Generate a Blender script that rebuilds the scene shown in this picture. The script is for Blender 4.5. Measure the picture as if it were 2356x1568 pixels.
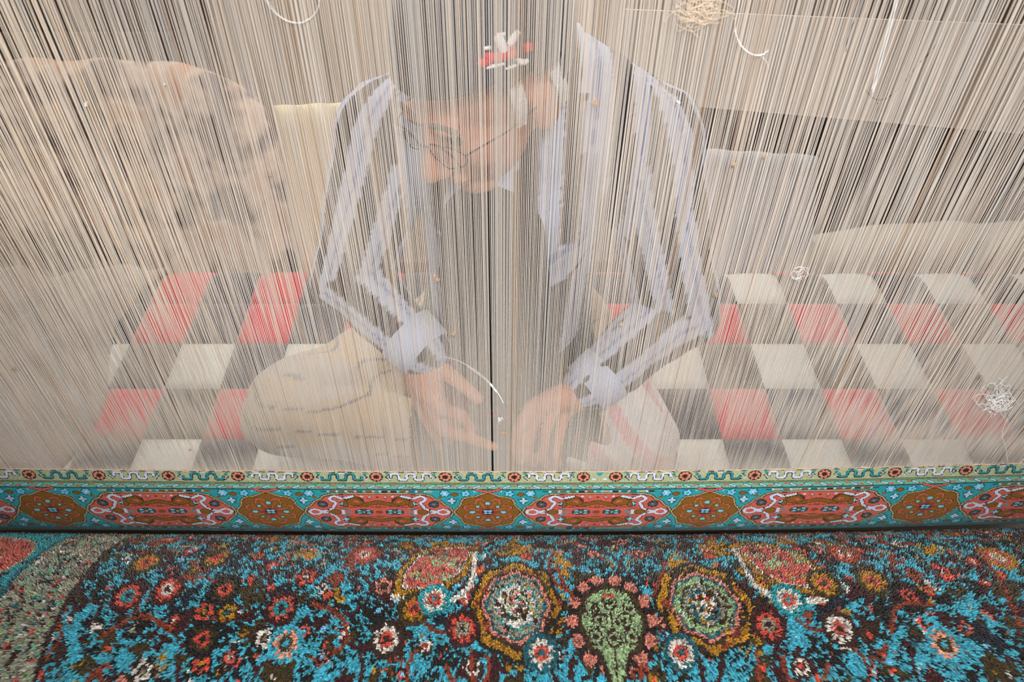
import bpy, bmesh, math, random
import numpy as np
from mathutils import Vector, Matrix

for o in list(bpy.data.objects):
    bpy.data.objects.remove(o, do_unlink=True)
SC = bpy.context.scene
COL = SC.collection
PI = math.pi

# ------------------------------------------------------------------ camera
PITCH = math.radians(36.5)
F = 1309.0                       # focal length in pixels of the 2356 wide frame
CX, CY = 1155.0, 784.0
CAM = Vector((0.0, -0.58, 1.38))
cd = bpy.data.cameras.new('camera')
cam = bpy.data.objects.new('camera', cd)
COL.objects.link(cam)
cam.location = CAM
cam.rotation_euler = (PI / 2 - PITCH, 0, 0)
cd.sensor_width = 36.0
cd.lens = F / 2356 * 36.0
cd.shift_x = (1178 - CX) / 2356.0
cd.clip_start = 0.02
cd.clip_end = 60
cd.dof.use_dof = True
cd.dof.focus_distance = 0.83
cd.dof.aperture_fstop = 5.6
SC.camera = cam

# ------------------------------------------------------------------ world and lights
world = bpy.data.worlds.new('world')
SC.world = world
world.use_nodes = True
bg = world.node_tree.nodes['Background']
bg.inputs[0].default_value = (0.86, 0.93, 1.0, 1)
bg.inputs[1].default_value = 0.38


def area(name, loc, target, sx, sy, power, col):
    l = bpy.data.lights.new(name, 'AREA')
    l.shape = 'RECTANGLE'
    l.size, l.size_y = sx, sy
    l.energy = power
    l.color = col
    o = bpy.data.objects.new(name, l)
    COL.objects.link(o)
    o.location = loc
    o.rotation_euler = (Vector(target) - Vector(loc)).to_track_quat('-Z', 'Y').to_euler()
    return o


area('door_light', (0.18, -1.35, 2.15), (0.12, 0, 0.82), 0.9, 0.7, 9.6, (1.0, 0.96, 0.92))  # added key light on the camera side, no real opening there
KEY = bpy.data.lights['door_light']
KEY.spread = math.radians(63)  # narrow spread so the light falls off towards the corners
area('courtyard_light', (-0.3, 1.25, 2.5), (0.0, 0.2, 0.7), 1.6, 0.9, 42, (1.0, 0.95, 0.88))  # added unseen area light above and behind the weaver
sp = bpy.data.lights.new('low_sun', 'SPOT')
sp.energy = 170
sp.color = (1.0, 0.86, 0.62)
sp.spot_size = math.radians(11)
sp.spot_blend = 0.5
sp.shadow_soft_size = 0.08
spo = bpy.data.objects.new('low_sun', sp)
COL.objects.link(spo)
spo.location = (-1.4, -0.9, 2.4)
spo.rotation_euler = (Vector((-0.27, 0.28, 0.92)) - spo.location).to_track_quat('-Z', 'Y').to_euler()

SC.view_settings.view_transform = 'Standard'
SC.view_settings.look = 'None'
SC.view_settings.exposure = -0.08
SC.view_settings.gamma = 1.0
SC.view_settings.use_curve_mapping = False

rng = np.random.default_rng(7)
random.seed(5)


# ------------------------------------------------------------------ helpers
def at(px, py, Y):
    """world point seen at photograph pixel (px,py) at world depth y=Y"""
    a = (px - CX) / F
    b = (CY - py) / F
    fwd = Vector((0, math.cos(PITCH), -math.sin(PITCH)))
    up = Vector((0, math.sin(PITCH), math.cos(PITCH)))
    d = fwd + Vector((a, 0, 0)) + up * b
    t = (Y - CAM.y) / d.y
    return CAM + d * t


def S(r, g, b):
    """sRGB 0-255 to linear"""
    out = []
    for c in (r, g, b):
        c /= 255.0
        out.append(c / 12.92 if c <= 0.04045 else ((c + 0.055) / 1.055) ** 2.4)
    return tuple(out)


def tag(o, label=None, cat=None, group=None, kind=None):
    if label: o['label'] = label
    if cat: o['category'] = cat
    if group: o['group'] = group
    if kind: o['kind'] = kind
    return o


def empty(name, loc=(0, 0, 0)):
    o = bpy.data.objects.new(name, None)
    COL.objects.link(o)
    o.location = loc
    o.empty_display_size = 0.05
    return o


def link(name, me, parent=None, mat=None, smooth=False):
    o = bpy.data.objects.new(name, me)
    COL.objects.link(o)
    if mat is not None:
        me.materials.clear()
        me.materials.append(mat)
    if smooth:
        me.polygons.foreach_set('use_smooth', [True] * len(me.polygons))
    if parent is not None:
        o.parent = parent
        o.matrix_parent_inverse = Matrix.Translation(-parent.location)
    return o


def np_mesh(name, verts, faces):
    """verts (n,3) array, faces (m,k) array of equal sized polygons"""
    verts = np.asarray(verts, dtype=np.float32)
    faces = np.asarray(faces, dtype=np.int32)
    me = bpy.data.meshes.new(name)
    m, k = faces.shape
    me.vertices.add(len(verts))
    me.vertices.foreach_set('co', verts.ravel())
    me.loops.add(m * k)
    me.loops.foreach_set('vertex_index', faces.ravel())
    me.polygons.add(m)
    me.polygons.foreach_set('loop_start', np.arange(0, m * k, k, dtype=np.int32))
    me.update(calc_edges=True)
    return me


def face_color(me, name, cols):
    a = me.attributes.new(name, 'FLOAT_COLOR', 'FACE')
    c = np.ones((len(cols), 4), dtype=np.float32)
    c[:, :3] = cols
    a.data.foreach_set('color', c.ravel())


def mat(name, col, rough=0.8, sheen=0.0, spec=0.3, bump=0.0, bscale=80, var=0.0, vscale=6, coords='Object'):
    m = bpy.data.materials.new(name)
    m.use_nodes = True
    nt = m.node_tree
    p = nt.nodes['Principled BSDF']
    p.inputs['Base Color'].default_value = (*col, 1)
    p.inputs['Roughness'].default_value = rough
    p.inputs['Specular IOR Level'].default_value = spec
    p.inputs['Sheen Weight'].default_value = sheen
    tc = nt.nodes.new('ShaderNodeTexCoord')
    if var > 0:
        n = nt.nodes.new('ShaderNodeTexNoise')
        n.inputs['Scale'].default_value = vscale
        n.inputs['Detail'].default_value = 5
        nt.links.new(tc.outputs[coords], n.inputs['Vector'])
        mx = nt.nodes.new('ShaderNodeMix')
        mx.data_type = 'RGBA'
        mx.inputs[6].default_value = (*[c * (1 - var) for c in col], 1)
        mx.inputs[7].default_value = (*[min(1, c * (1 + var)) for c in col], 1)
        nt.links.new(n.outputs['Fac'], mx.inputs[0])
        nt.links.new(mx.outputs[2], p.inputs['Base Color'])
    if bump > 0:
        n2 = nt.nodes.new('ShaderNodeTexNoise')
        n2.inputs['Scale'].default_value = bscale
        n2.inputs['Detail'].default_value = 4
        nt.links.new(tc.outputs[coords], n2.inputs['Vector'])
        b = nt.nodes.new('ShaderNodeBump')
        b.inputs['Strength'].default_value = bump
        b.inputs['Distance'].default_value = 0.004
        nt.links.new(n2.outputs['Fac'], b.inputs['Height'])
        nt.links.new(b.outputs['Normal'], p.inputs['Normal'])
    return m


def attr_mat(name, attr, rough=0.7, sheen=0.0, spec=0.3, transl=0.0, sat=1.0):
    m = bpy.data.materials.new(name)
    m.use_nodes = True
    nt = m.node_tree
    p = nt.nodes['Principled BSDF']
    a = nt.nodes.new('ShaderNodeAttribute')
    a.attribute_name = attr
    nt.links.new(a.outputs['Color'], p.inputs['Base Color'])
    p.inputs['Roughness'].default_value = rough
    p.inputs['Specular IOR Level'].default_value = spec
    p.inputs['Sheen Weight'].default_value = sheen
    if transl > 0:
        t = nt.nodes.new('ShaderNodeBsdfTranslucent')
        nt.links.new(a.outputs['Color'], t.inputs['Color'])
        mx = nt.nodes.new('ShaderNodeMixShader')
        mx.inputs[0].default_value = transl
        nt.links.new(p.outputs[0], mx.inputs[1])
        nt.links.new(t.outputs[0], mx.inputs[2])
        nt.links.new(mx.outputs[0], nt.nodes['Material Output'].inputs['Surface'])
    return m


def box_bm(bm, lo, hi, bevel=0.0):
    r = bmesh.ops.create_cube(bm, size=1.0)
    vs = r['verts']
    lo, hi = Vector(lo), Vector(hi)
    c, s = (lo + hi) / 2, hi - lo
    for v in vs:
        v.co = Vector((v.co.x * s.x + c.x, v.co.y * s.y + c.y, v.co.z * s.z + c.z))
    if bevel > 0:
        es = list({e for v in vs for e in v.link_edges})
        bmesh.ops.bevel(bm, geom=es, offset=bevel, segments=2, affect='EDGES', profile=0.6)


def box(name, lo, hi, m, parent=None, bevel=0.0):
    bm = bmesh.new()
    box_bm(bm, lo, hi, bevel)
    me = bpy.data.meshes.new(name)
    bm.to_mesh(me)
    bm.free()
    return link(name, me, parent, m)


def tube_data(pts, rad, sides=6):
    """verts, quads for a tube along pts (list of Vector)"""
    n = len(pts)
    V, Q = [], []
    ref = Vector((0.13, 0.97, 0.2))
    for i, p in enumerate(pts):
        d = (pts[min(i + 1, n - 1)] - pts[max(i - 1, 0)]).normalized()
        u = d.cross(ref)
        if u.length < 1e-4: u = d.cross(Vector((1, 0, 0)))
        u.normalize()
        w = d.cross(u)
        r = rad[i] if hasattr(rad, '__len__') else rad
        for k in range(sides):
            a = 2 * PI * k / sides
            V.append(p + (u * math.cos(a) + w * math.sin(a)) * r)
    for i in range(n - 1):
        for k in range(sides):
            a, b = i * sides + k, i * sides + (k + 1) % sides
            Q.append((a, b, b + sides, a + sides))
    return V, Q


def smooth_pts(ctrl, n=8):
    """Catmull-Rom through control points"""
    P = [Vector(c) for c in ctrl]
    P = [P[0] * 2 - P[1]] + P + [P[-1] * 2 - P[-2]]
    out = []
    for i in range(1, len(P) - 2):
        for k in range(n):
            t = k / n
            a, b, c, d = P[i - 1], P[i], P[i + 1], P[i + 2]
            out.append(0.5 * ((2 * b) + (c - a) * t + (2 * a - 5 * b + 4 * c - d) * t * t + (3 * b - a - 3 * c + d) * t ** 3))
    out.append(P[-2])
    return out


def tubes(name, strands, m, parent=None, sides=5):
    V, Q = [], []
    for pts, r in strands:
        v, q = tube_data(pts, r, sides)
        o = len(V)
        V += v
        Q += [tuple(i + o for i in f) for f in q]
    me = np_mesh(name, [tuple(v) for v in V], Q)
    return link(name, me, parent, m, smooth=True)


def sag(x):
    """the carpet beam rises slightly towards both ends, more to the right"""
    x = np.asarray(x, dtype=float)
    return np.where(x > 0, 0.019, 0.007) * (x / 0.78) ** 2


FZ = 0.704          # height of the fell (woven edge)

# ------------------------------------------------------------------ room
M_plaster = mat('plaster', S(196, 178, 158), 0.95, bump=0.5, bscale=14, var=0.13, vscale=3.0)
M_plaster2 = mat('plaster_side', S(188, 174, 158), 0.95, bump=0.4, bscale=10, var=0.10, vscale=2.0)
M_floor = mat('floor_concrete', S(120, 108, 96), 0.9, bump=0.3, bscale=30, var=0.2, vscale=5)
M_wood = mat('old_wood', S(92, 62, 40), 0.7, bump=0.3, bscale=60, var=0.3, vscale=20)
M_skirt = mat('skirting_paint', S(150, 120, 95), 0.7, var=0.1)


def structure(o):
    o['kind'] = 'structure'
    return o


structure(box('floor', (-3.0, -3.4, -0.1), (3.0, 2.0, 0.0), M_floor))
structure(box('wall_back', (-3.0, 1.75, 0.0), (3.0, 1.95, 2.9), M_plaster))
structure(box('wall_left', (-3.2, -3.4, 0.0), (-3.0, 1.95, 2.9), M_plaster2))
structure(box('wall_right', (3.0, -3.4, 0.0), (3.2, 1.95, 2.9), M_plaster2))
structure(box('baseboard_back', (-3.0, 1.73, 0.0), (3.0, 1.752, 0.12), M_skirt))

# ------------------------------------------------------------------ loom frame (uprights and warp beam, around the frame of the picture)
loom = empty('loom', (0, 0.03, 0))
tag(loom, 'dark wooden upright loom frame holding the warp', 'loom')
for sx in (-1, 1):
    box('upright', (sx * 1.16 - 0.05, -0.03, 0.0), (sx * 1.16 + 0.05, 0.11, 2.2), M_wood, loom, 0.006)
bm = bmesh.new()
bmesh.ops.create_cone(bm, cap_ends=True, segments=24, radius1=0.06, radius2=0.06, depth=2.22)
bmesh.ops.rotate(bm, verts=bm.verts, matrix=Matrix.Rotation(PI / 2, 3, 'Y'))
bmesh.ops.translate(bm, verts=bm.verts, vec=(0, 0.06, 2.08))
me = bpy.data.meshes.new('warp_beam'); bm.to_mesh(me); bm.free()
link('warp_beam', me, loom, M_wood, smooth=False)

# ------------------------------------------------------------------ knot charts
PAL = {
    'teal': S(38, 150, 160), 'tealdk': S(22, 96, 108), 'sky': S(120, 196, 228), 'salmon': S(196, 92, 78),
    'rust': S(140, 58, 34), 'gold': S(128, 84, 14), 'white': S(200, 206, 226), 'mint': S(104, 176, 148),
    'pale': S(164, 172, 136), 'brown': S(54, 28, 16), 'cream': S(178, 160, 118), 'peach': S(222, 158, 132),
    'black': S(22, 16, 16), 'navy': S(18, 26, 40), 'maroon': S(62, 17, 19), 'olive': S(66, 50, 14),
    'turq': S(64, 170, 192), 'mustard': S(178, 128, 20), 'coral': S(206, 78, 58), 'ivory': S(216, 210, 200),
    'sage': S(150, 176, 130), 'taupe': S(120, 104, 84), 'pink': S(206, 130, 112), 'stone': S(150, 150, 130),
}
KEYS = list(PAL)
IDX = {k: i for i, k in enumerate(KEYS)}
PALA = np.array([PAL[k] for k in KEYS])


class Chart:
    def __init__(s, x0, x1, y0, y1, cell, base):
        s.x0, s.y0, s.c = x0, y0, cell
        s.nx = int(round((x1 - x0) / cell))
        s.ny = int(round((y1 - y0) / cell))
        s.a = np.full((s.ny, s.nx), IDX[base], dtype=np.int16)

    def win(s, xa, xb, ya, yb):
        i0 = max(0, int((xa - s.x0) / s.c) - 1); i1 = min(s.nx, int((xb - s.x0) / s.c) + 2)
        j0 = max(0, int((ya - s.y0) / s.c) - 1); j1 = min(s.ny, int((yb - s.y0) / s.c) + 2)
        if i1 <= i0 or j1 <= j0: return None
        X = s.x0 + (np.arange(i0, i1) + 0.5) * s.c
        Y = s.y0 + (np.arange(j0, j1) + 0.5) * s.c
        X, Y = np.meshgrid(X, Y)
        return slice(j0, j1), slice(i0, i1), X, Y

    def ell(s, cx, cy, rx, ry, col, rot=0.0):
        R = max(rx, ry)
        w = s.win(cx - R, cx + R, cy - R, cy + R)
        if w is None: return
        j, i, X, Y = w
        c_, s_ = math.cos(rot), math.sin(rot)
        a = (X - cx) * c_ + (Y - cy) * s_
        b = -(X - cx) * s_ + (Y - cy) * c_
        s.a[j, i][(a / rx) ** 2 + (b / ry) ** 2 <= 1] = IDX[col]

    def lobe(s, cx, cy, rx, ry, col, n=8, amp=0.08, ph=0.0):
        R = max(rx, ry) * (1 + amp)
        w = s.win(cx - R, cx + R, cy - R, cy + R)
        if w is None: return
        j, i, X, Y = w
        a, b = (X - cx) / rx, (Y - cy) / ry
        th = np.arctan2(b, a)
        s.a[j, i][np.hypot(a, b) <= 1 + amp * np.cos(n * th + ph)] = IDX[col]

    def rect(s, xa, xb, ya, yb, col):
        w = s.win(xa, xb, ya, yb)
        if w is None: return
        j, i, X, Y = w
        s.a[j, i][(X >= xa) & (X <= xb) & (Y >= ya) & (Y <= yb)] = IDX[col]

    def line(s, pts, wd, col):
        for (ax, ay), (bx, by) in zip(pts[:-1], pts[1:]):
            w = s.win(min(ax, bx) - wd, max(ax, bx) + wd, min(ay, by) - wd, max(ay, by) + wd)
            if w is None: continue
            j, i, X, Y = w
            dx, dy = bx - ax, by - ay
            L = dx * dx + dy * dy + 1e-12
            t = np.clip(((X - ax) * dx + (Y - ay) * dy) / L, 0, 1)
            d = np.hypot(X - ax - t * dx, Y - ay - t * dy)
            s.a[j, i][d <= wd / 2] = IDX[col]

    def poly(s, pts, col):
        P = np.array(pts)
        w = s.win(P[:, 0].min(), P[:, 0].max(), P[:, 1].min(), P[:, 1].max())
        if w is None: return
        j, i, X, Y = w
        inside = np.zeros(X.shape, bool)
        n = len(P)
        for k in range(n):
            x1, y1 = P[k]; x2, y2 = P[(k + 1) % n]
            if y1 == y2: continue
            cond = ((y1 > Y) != (y2 > Y)) & (X < (x2 - x1) * (Y - y1) / (y2 - y1) + x1)
            inside ^= cond
        s.a[j, i][inside] = IDX[col]


def curve2(pts, n=6):
    return [(p.x, p.y) for p in smooth_pts([(a, b, 0) for a, b in pts], n)]


def mir(pts, cx, cy, sx, sy):
    return [(cx + sx * a, cy + sy * b) for a, b in pts]


def flower(C, cx, cy, r, petal, heart, n=5, edge=None, ph=0.0):
    if edge: C.ell(cx, cy, r * 1.25, r * 1.25, edge)
    pr = min(.42, 1.9 / n)
    for k in range(n):
        a = 2 * PI * k / n + ph
        C.ell(cx + math.cos(a) * r * 0.68, cy + math.sin(a) * r * 0.68, r * pr * 1.15, r * pr, petal, a)
    C.ell(cx, cy, r * 0.34, r * 0.34, heart)


# ---- border band, back of the carpet: u = x, v = distance below the fell
BX0, BX1 = -1.06, 1.06
B = Chart(BX0, BX1, 0.0, 0.235, 0.00132, 'teal')
B.rect(BX0, BX1, 0, 0.0245, 'pale')
for yy, cc in ((0.0245, 'brown'), (0.0275, 'brown'), (0.0395, 'brown')):
    B.rect(BX0, BX1, yy, yy + 0.0013, cc)
B.rect(BX0, BX1, 0.0258, 0.0275, 'sage')
B.rect(BX0, BX1, 0.0288, 0.0395, 'mint')
B.rect(BX0, BX1, 0.0408, 0.0420, 'tealdk')


def guard_motif(x0, x1, teal):
    """serpentine between two rosettes"""
    m_, h = (x0 + x1) / 2, 0.5 * (x1 - x0)
    main = 'tealdk' if teal else 'white'
    sgn = 1 if teal else -1
    pts = []
    for k in range(81):
        t = -1 + 2 * k / 80
        w_ = math.cos(t * PI * 2.5)
        pts.append((m_ + t * h * 0.58 + .0016 * math.sin(t * PI * 5), 0.0128 + sgn * 0.0066 * math.tanh(1.7 * w_) / math.tanh(1.7)))
    B.line([(a, b + 0.0010) for a, b in pts], 0.0052, 'brown')
    B.line(pts, 0.0036, main)
    if teal: B.line(pts, 0.0018, 'teal')
    B.ell(m_, 0.005, 0.0042, 0.0018, 'white')
    for sd in (-1, 1):
        B.ell(m_ + sd * h * 0.66, 0.0175, 0.0028, 0.0020, 'white')
        B.ell(m_ + sd * h * 0.68, 0.0068, 0.0026, 0.0024, 'teal')
        B.line([(m_ + sd * h * 0.62, 0.020), (m_ + sd * h * .74, 0.013), (m_ + sd * h * .62, 0.008)], 0.0014, 'brown')
    # dashes of the row just being knotted
    for t in (-0.62, -0.25, 0.0, 0.25, 0.62):
        B.rect(m_ + t * h * 1.1 - 0.0048, m_ + t * h * 1.1 + 0.0048, -0.001, 0.0036, 'brown')


def rosette(x):
    B.ell(x, 0.0128, 0.0104, 0.0104, 'brown')
    for k in range(8):
        a = PI / 8 + k * PI / 4
        B.ell(x + math.cos(a) * 0.0065, 0.0128 + math.sin(a) * 0.0065, 0.0024, 0.0024, 'pink')
    B.ell(x, 0.0128, 0.0026, 0.0026, 'brown')


P_ = 0.1058
for k in range(13):
    guard_motif(0.1247 - P_ * (k + 1), 0.1247 - P_ * k, k % 2 == 1)
    guard_motif(0.1744 + P_ * k, 0.1744 + P_ * (k + 1), k % 2 == 1)
for k in range(13):
    rosette(0.1247 - P_ * k)
    rosette(0.1744 + P_ * k)
B.poly([(0.143, 0.004), (0.156, 0.004), (0.1495, 0.012)], 'teal')
B.ell(0.141, 0.018, 0.003, 0.002, 'white'); B.ell(0.158, 0.018, 0.003, 0.002, 'white')
# mint guard: zigzag of white bars and red triangles
k = 0
x = BX0
while x < BX1:
    sgn = 1 if x > 0.03 else -1
    up = k % 2 == 0
    B.line([(x - sgn * 0.0055, 0.0320), (x + sgn * 0.0055, 0.0372)], 0.0042, 'tealdk')
    B.line([(x - sgn * 0.0045, 0.0325), (x + sgn * 0.0045, 0.0367)], 0.0024, 'white')
    xx = x + 0.0118
    yy = 0.0300 if up else 0.0384
    dy = 0.005 if up else -0.005
    B.poly([(xx - 0.0055, yy), (xx + 0.0055, yy), (xx, yy + dy)], 'salmon')
    k += 1
    x += 0.0232

VC = 0.098
PER = 0.3445
CART = [(-.1165, 0), (-.112, -.012), (-.104, -.019), (-.098, -.028), (-.089, -.033), (-.083, -.041), (-.070, -.0455), (-.03, -.047),
        (.03, -.047), (.070, -.0455), (.083, -.041), (.089, -.033), (.098, -.028), (.104, -.019), (.112, -.012), (.1165, 0)]
CART = CART + [(a, -b) for a, b in reversed(CART[1:-1])]


def scaled(P, k, kx=None):
    return [(a * (kx or k), b * k) for a, b in P]


def cartouche(cx):
    B.poly(mir(scaled(CART, 1.07, 1.035), cx, VC, 1, 1), 'brown')
    B.poly(mir(scaled(CART, 1.045, 1.022), cx, VC, 1, 1), 'cream')
    B.poly(mir(scaled(CART, 1.0), cx, VC, 1, 1), 'brown')
    B.poly(mir(scaled(CART, .965, .985), cx, VC, 1, 1), 'salmon')
    for sy in (-1, 1):
        # golden cloud scrolls
        B.line(mir(curve2([(-.052, -.017), (-.047, -.031), (-.034, -.036), (-.026, -.028), (-.030, -.020), (-.014, -.022), (0, -.026),
                            (.014, -.022), (.030, -.020), (.026, -.028), (.034, -.036), (.047, -.031), (.052, -.017)]), cx, VC, 1, sy), 0.0098, 'brown')
        B.line(mir(curve2([(-.052, -.017), (-.047, -.031), (-.034, -.036), (-.026, -.028), (-.030, -.020), (-.014, -.022), (0, -.026),
                            (.014, -.022), (.030, -.020), (.026, -.028), (.034, -.036), (.047, -.031), (.052, -.017)]), cx, VC, 1, sy), 0.0070, 'gold')
        for q in (-1, 1):
            B.ell(cx + q * .036, VC + sy * -.027, .0145, .0100, 'brown'); B.ell(cx + q * .036, VC + sy * -.027, .0132, .0088, 'gold'); B.ell(cx + q * .034, VC + sy * -.027, .0050, .0035, 'salmon'); B.ell(cx + q * .036, VC + sy * -.025, .0020, .0015, 'rust')
        B.line(mir([(-.046, -.013), (-.02, -.015), (0, -.012), (.02, -.015), (.046, -.013)], cx, VC, 1, sy), 0.0022, 'rust')
        B.ell(cx, VC + sy * .0135, .004, .003, 'gold')
        for t in (-.024, -.012, 0, .012, .024):
            B.ell(cx + t, VC + sy * (.0385 if abs(t) < .02 else .0405), .0024, .0018, 'white' if t else 'maroon')
        for sx in (-1, 1):
            sc = curve2([(.038, -.041), (.050, -.037), (.058, -.036), (.066, -.041), (.074, -.037), (.073, -.030), (.067, -.025),
                         (.070, -.016), (.076, -.007), (.088, -.002)])
            B.line(mir(sc, cx, VC, sx, sy), 0.0066, 'brown')
            B.line(mir(sc, cx, VC, sx, sy), 0.0048, 'white')
            flower(B, cx + sx * .0875, VC + sy * .021, .0068, 'tealdk', 'salmon', 6, 'brown')
            flower(B, cx + sx * .056, VC + sy * .0215, .0048, 'sky', 'white', 4, 'brown')
            B.ell(cx + sx * .054, VC + sy * .0085, .0042, .0018, 'teal')
            B.line(mir([(.062, -.012), (.050, -.006)], cx, VC, sx, sy), 0.0014, 'brown')
    rt = random.Random(5)
    for k in range(26):
        a_, b_ = rt.uniform(0, .085), rt.uniform(0, .038)
        L_, t_ = rt.uniform(.003, .008), rt.uniform(0, PI)
        c_ = rt.choice(['rust', 'rust', 'brown', 'maroon', 'gold'])
        for sx in (-1, 1):
            for sy in (-1, 1):
                B.line(mir([(a_, b_), (a_ + L_ * math.cos(t_), b_ + L_ * math.sin(t_))], cx, VC, sx, sy), .0014, c_)
    for sx in (-1, 1):
        B.ell(cx + sx * .1015, VC, .0122, .0100, 'brown')
        B.ell(cx + sx * .1015, VC, .0112, .0090, 'white')
        B.ell(cx + sx * .1015, VC, .0066, .0052, 'salmon')
        B.rect(cx + (sx * .088) - .004, cx + (sx * .088) + .004, VC - .004, VC + .004, 'white')
        B.ell(cx + sx * .069, VC, .0088, .0080, 'brown')
        B.ell(cx + sx * .069, VC, .0076, .0070, 'gold')
        B.rect(cx + sx * .057 - .0026, cx + sx * .057 + .0026, VC - .006, VC + .006, 'white')
        B.ell(cx + sx * .048, VC, .004, .0024, 'teal')
        B.ell(cx + sx * .0245, VC, .0150, .0082, 'brown')
        for q in range(8):
            a = q * PI / 4
            B.ell(cx + sx * .0245 + math.cos(a) * .0098, VC + math.sin(a) * .0048, .0034, .0021, 'sky' if q % 2 else 'tealdk')
        B.ell(cx + sx * .0245, VC, .0034, .0018, 'cream')
    B.ell(cx, VC, .006, .0045, 'rust')


def medallion(cx):
    B.lobe(cx, VC, .0525, .0495, 'brown', 8, .05)
    B.lobe(cx, VC, .0512, .0482, 'cream', 8, .05)
    B.lobe(cx, VC, .0490, .0460, 'brown', 8, .05)
    B.lobe(cx, VC, .0478, .0448, 'gold', 8, .05)
    B.lobe(cx, VC, .0375, .0350, 'brown', 8, .13, PI)
    B.lobe(cx, VC, .0365, .0340, 'salmon', 8, .13, PI)
    B.lobe(cx, VC, .0335, .0310, 'gold', 8, .13, PI)
    B.lobe(cx, VC, .0180, .0165, 'rust', 8, .2, 0)
    for q in range(8):
        a = q * PI / 4
        big = q % 2 == 0
        r = .0245 if big else .0225
        B.ell(cx + math.cos(a) * r, VC + math.sin(a) * r * .95, .0088, .0080, 'gold')
        B.line([(cx + math.cos(a + PI / 8) * .012, VC + math.sin(a + PI / 8) * .012), (cx + math.cos(a + PI / 8) * .030, VC + math.sin(a + PI / 8) * .028)], .0018, 'salmon')
        B.ell(cx + math.cos(a) * r, VC + math.sin(a) * r * .95, .0056 if big else .0040, .0040 if big else .0032, 'brown')
        B.ell(cx + math.cos(a) * r, VC + math.sin(a) * r * .95, .0046 if big else .0030, .0033 if big else .0024, 'sky')
    B.ell(cx, VC, .0090, .0082, 'brown')
    for q in range(4):
        a = q * PI / 2 + PI / 4
        B.ell(cx + math.cos(a) * .0048, VC + math.sin(a) * .0042, .0029, .0025, 'sky')
    # coral finial reaching the guard above and below
    for sy in (-1, 1):
        B.line([(cx - .018, VC + sy * -.0565), (cx - .006, VC + sy * -.0535), (cx, VC + sy * -.0505), (cx + .006, VC + sy * -.0535), (cx + .018, VC + sy * -.0565)], .0062, 'brown')
        B.line([(cx - .018, VC + sy * -.0565), (cx - .006, VC + sy * -.0535), (cx, VC + sy * -.0505), (cx + .006, VC + sy * -.0535), (cx + .018, VC + sy * -.0565)], .0042, 'salmon')


rs = random.Random(3)
for k in range(-4, 5):
    mx = -0.0225 + PER * k
    # fillers between medallion and cartouche, mirrored around the medallion
    for sx in (-1, 1):
        for sy in (-1, 1):
            flower(B, mx + sx * .034, VC + sy * -.0475, .0062, 'sky', 'teal', 5, 'tealdk')
            flower(B, mx + sx * .067, VC + sy * -.0480, .0070, 'sky', 'white', 6, 'tealdk')
            B.ell(mx + sx * .0515, VC + sy * -.0455, .0062, .0050, 'brown')
            B.ell(mx + sx * .0515, VC + sy * -.0455, .0050, .0040, 'gold')
            flower(B, mx + sx * .056, VC + sy * -.0300, .0060, 'white', 'sky', 4, 'tealdk')
            B.line([(mx + sx * .046, VC + sy * -.038), (mx + sx * .053, VC + sy * -.022), (mx + sx * .060, VC + sy * -.016)], .0014, 'tealdk')
            B.ell(mx + sx * .0745, VC + sy * -.0385, .0040, .0028, 'gold')
            B.ell(mx + sx * .020, VC + sy * -.0535, .0030, .0024, 'sky')
            for t in (.090, .104, .118, .132, .146, .160):
                B.ell(mx + sx * t, VC + sy * -.0525, .0052, .0026, rs.choice(['gold', 'brown', 'gold', 'cream', 'tealdk']))
                B.ell(mx + sx * (t + .007), VC + sy * -.0525, .0022, .0020, rs.choice(['white', 'peach', 'sky']))
for k in range(-4, 5):
    medallion(-0.0225 + PER * k)
    cartouche(-0.0225 + PER * (k + .5))
# second field of the border beyond the cartouche row
rb = random.Random(11)
for k in range(900):
    B.ell(rb.uniform(BX0, BX1), rb.uniform(VC + .060, .235), rb.uniform(.002, .006), rb.uniform(.0015, .004),
          rb.choice(['sky', 'tealdk', 'brown', 'gold', 'white', 'tealdk', 'salmon', 'black']))

# profile of the band
NS = B.ny + 1
KV = 0.84                    # knots are flatter than wide
sv = np.arange(NS) * B.c * KV
phi = np.radians(np.interp(sv, [0, .06, .118, .140, .165, .20], [17, 7, -4, -22, -75, -112]))
py_, pz_ = [0.0], [0.0]
for i in range(NS - 1):
    py_.append(py_[-1] - math.sin(phi[i]) * B.c * KV)
    pz_.append(pz_[-1] - math.cos(phi[i]) * B.c * KV)
py_, pz_ = np.array(py_), np.array(pz_)
NXv = B.nx + 1
xs = BX0 + np.arange(NXv) * B.c
XX, SS = np.meshgrid(xs, np.arange(NS))
rib = 0.00018 * (np.arange(NXv) % 2)
bw = rng.normal(0, 0.00010, XX.shape)
VV = np.stack([XX, py_[SS] - rib[None, :] + bw, FZ + pz_[SS] + sag(XX)], -1).reshape(-1, 3)
jj, ii = np.meshgrid(np.arange(B.ny), np.arange(B.nx), indexing='ij')
a = (jj * NXv + ii).ravel()
QF = np.stack([a, a + NXv, a + NXv + 1, a + 1], -1)
me = np_mesh('border_band', VV, QF)
cols = PALA[B.a.ravel()]
cols = cols * rng.uniform(0.70, 1.08, (len(cols), 1)) * (1 - 0.16 * (ii.ravel() % 2))[:, None]
face_color(me, 'yarn', np.clip(cols, 0, 1))
M_band = attr_mat('carpet_back_yarn', 'yarn', 0.85, 0.15, 0.2)

carpet = empty('woven_carpet', (0, 0.05, 0.56))
tag(carpet, 'turquoise carpet border with salmon cartouches and gold medallions, just woven below the warp threads', 'carpet')
link('border_band', me, carpet, M_band)
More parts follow.
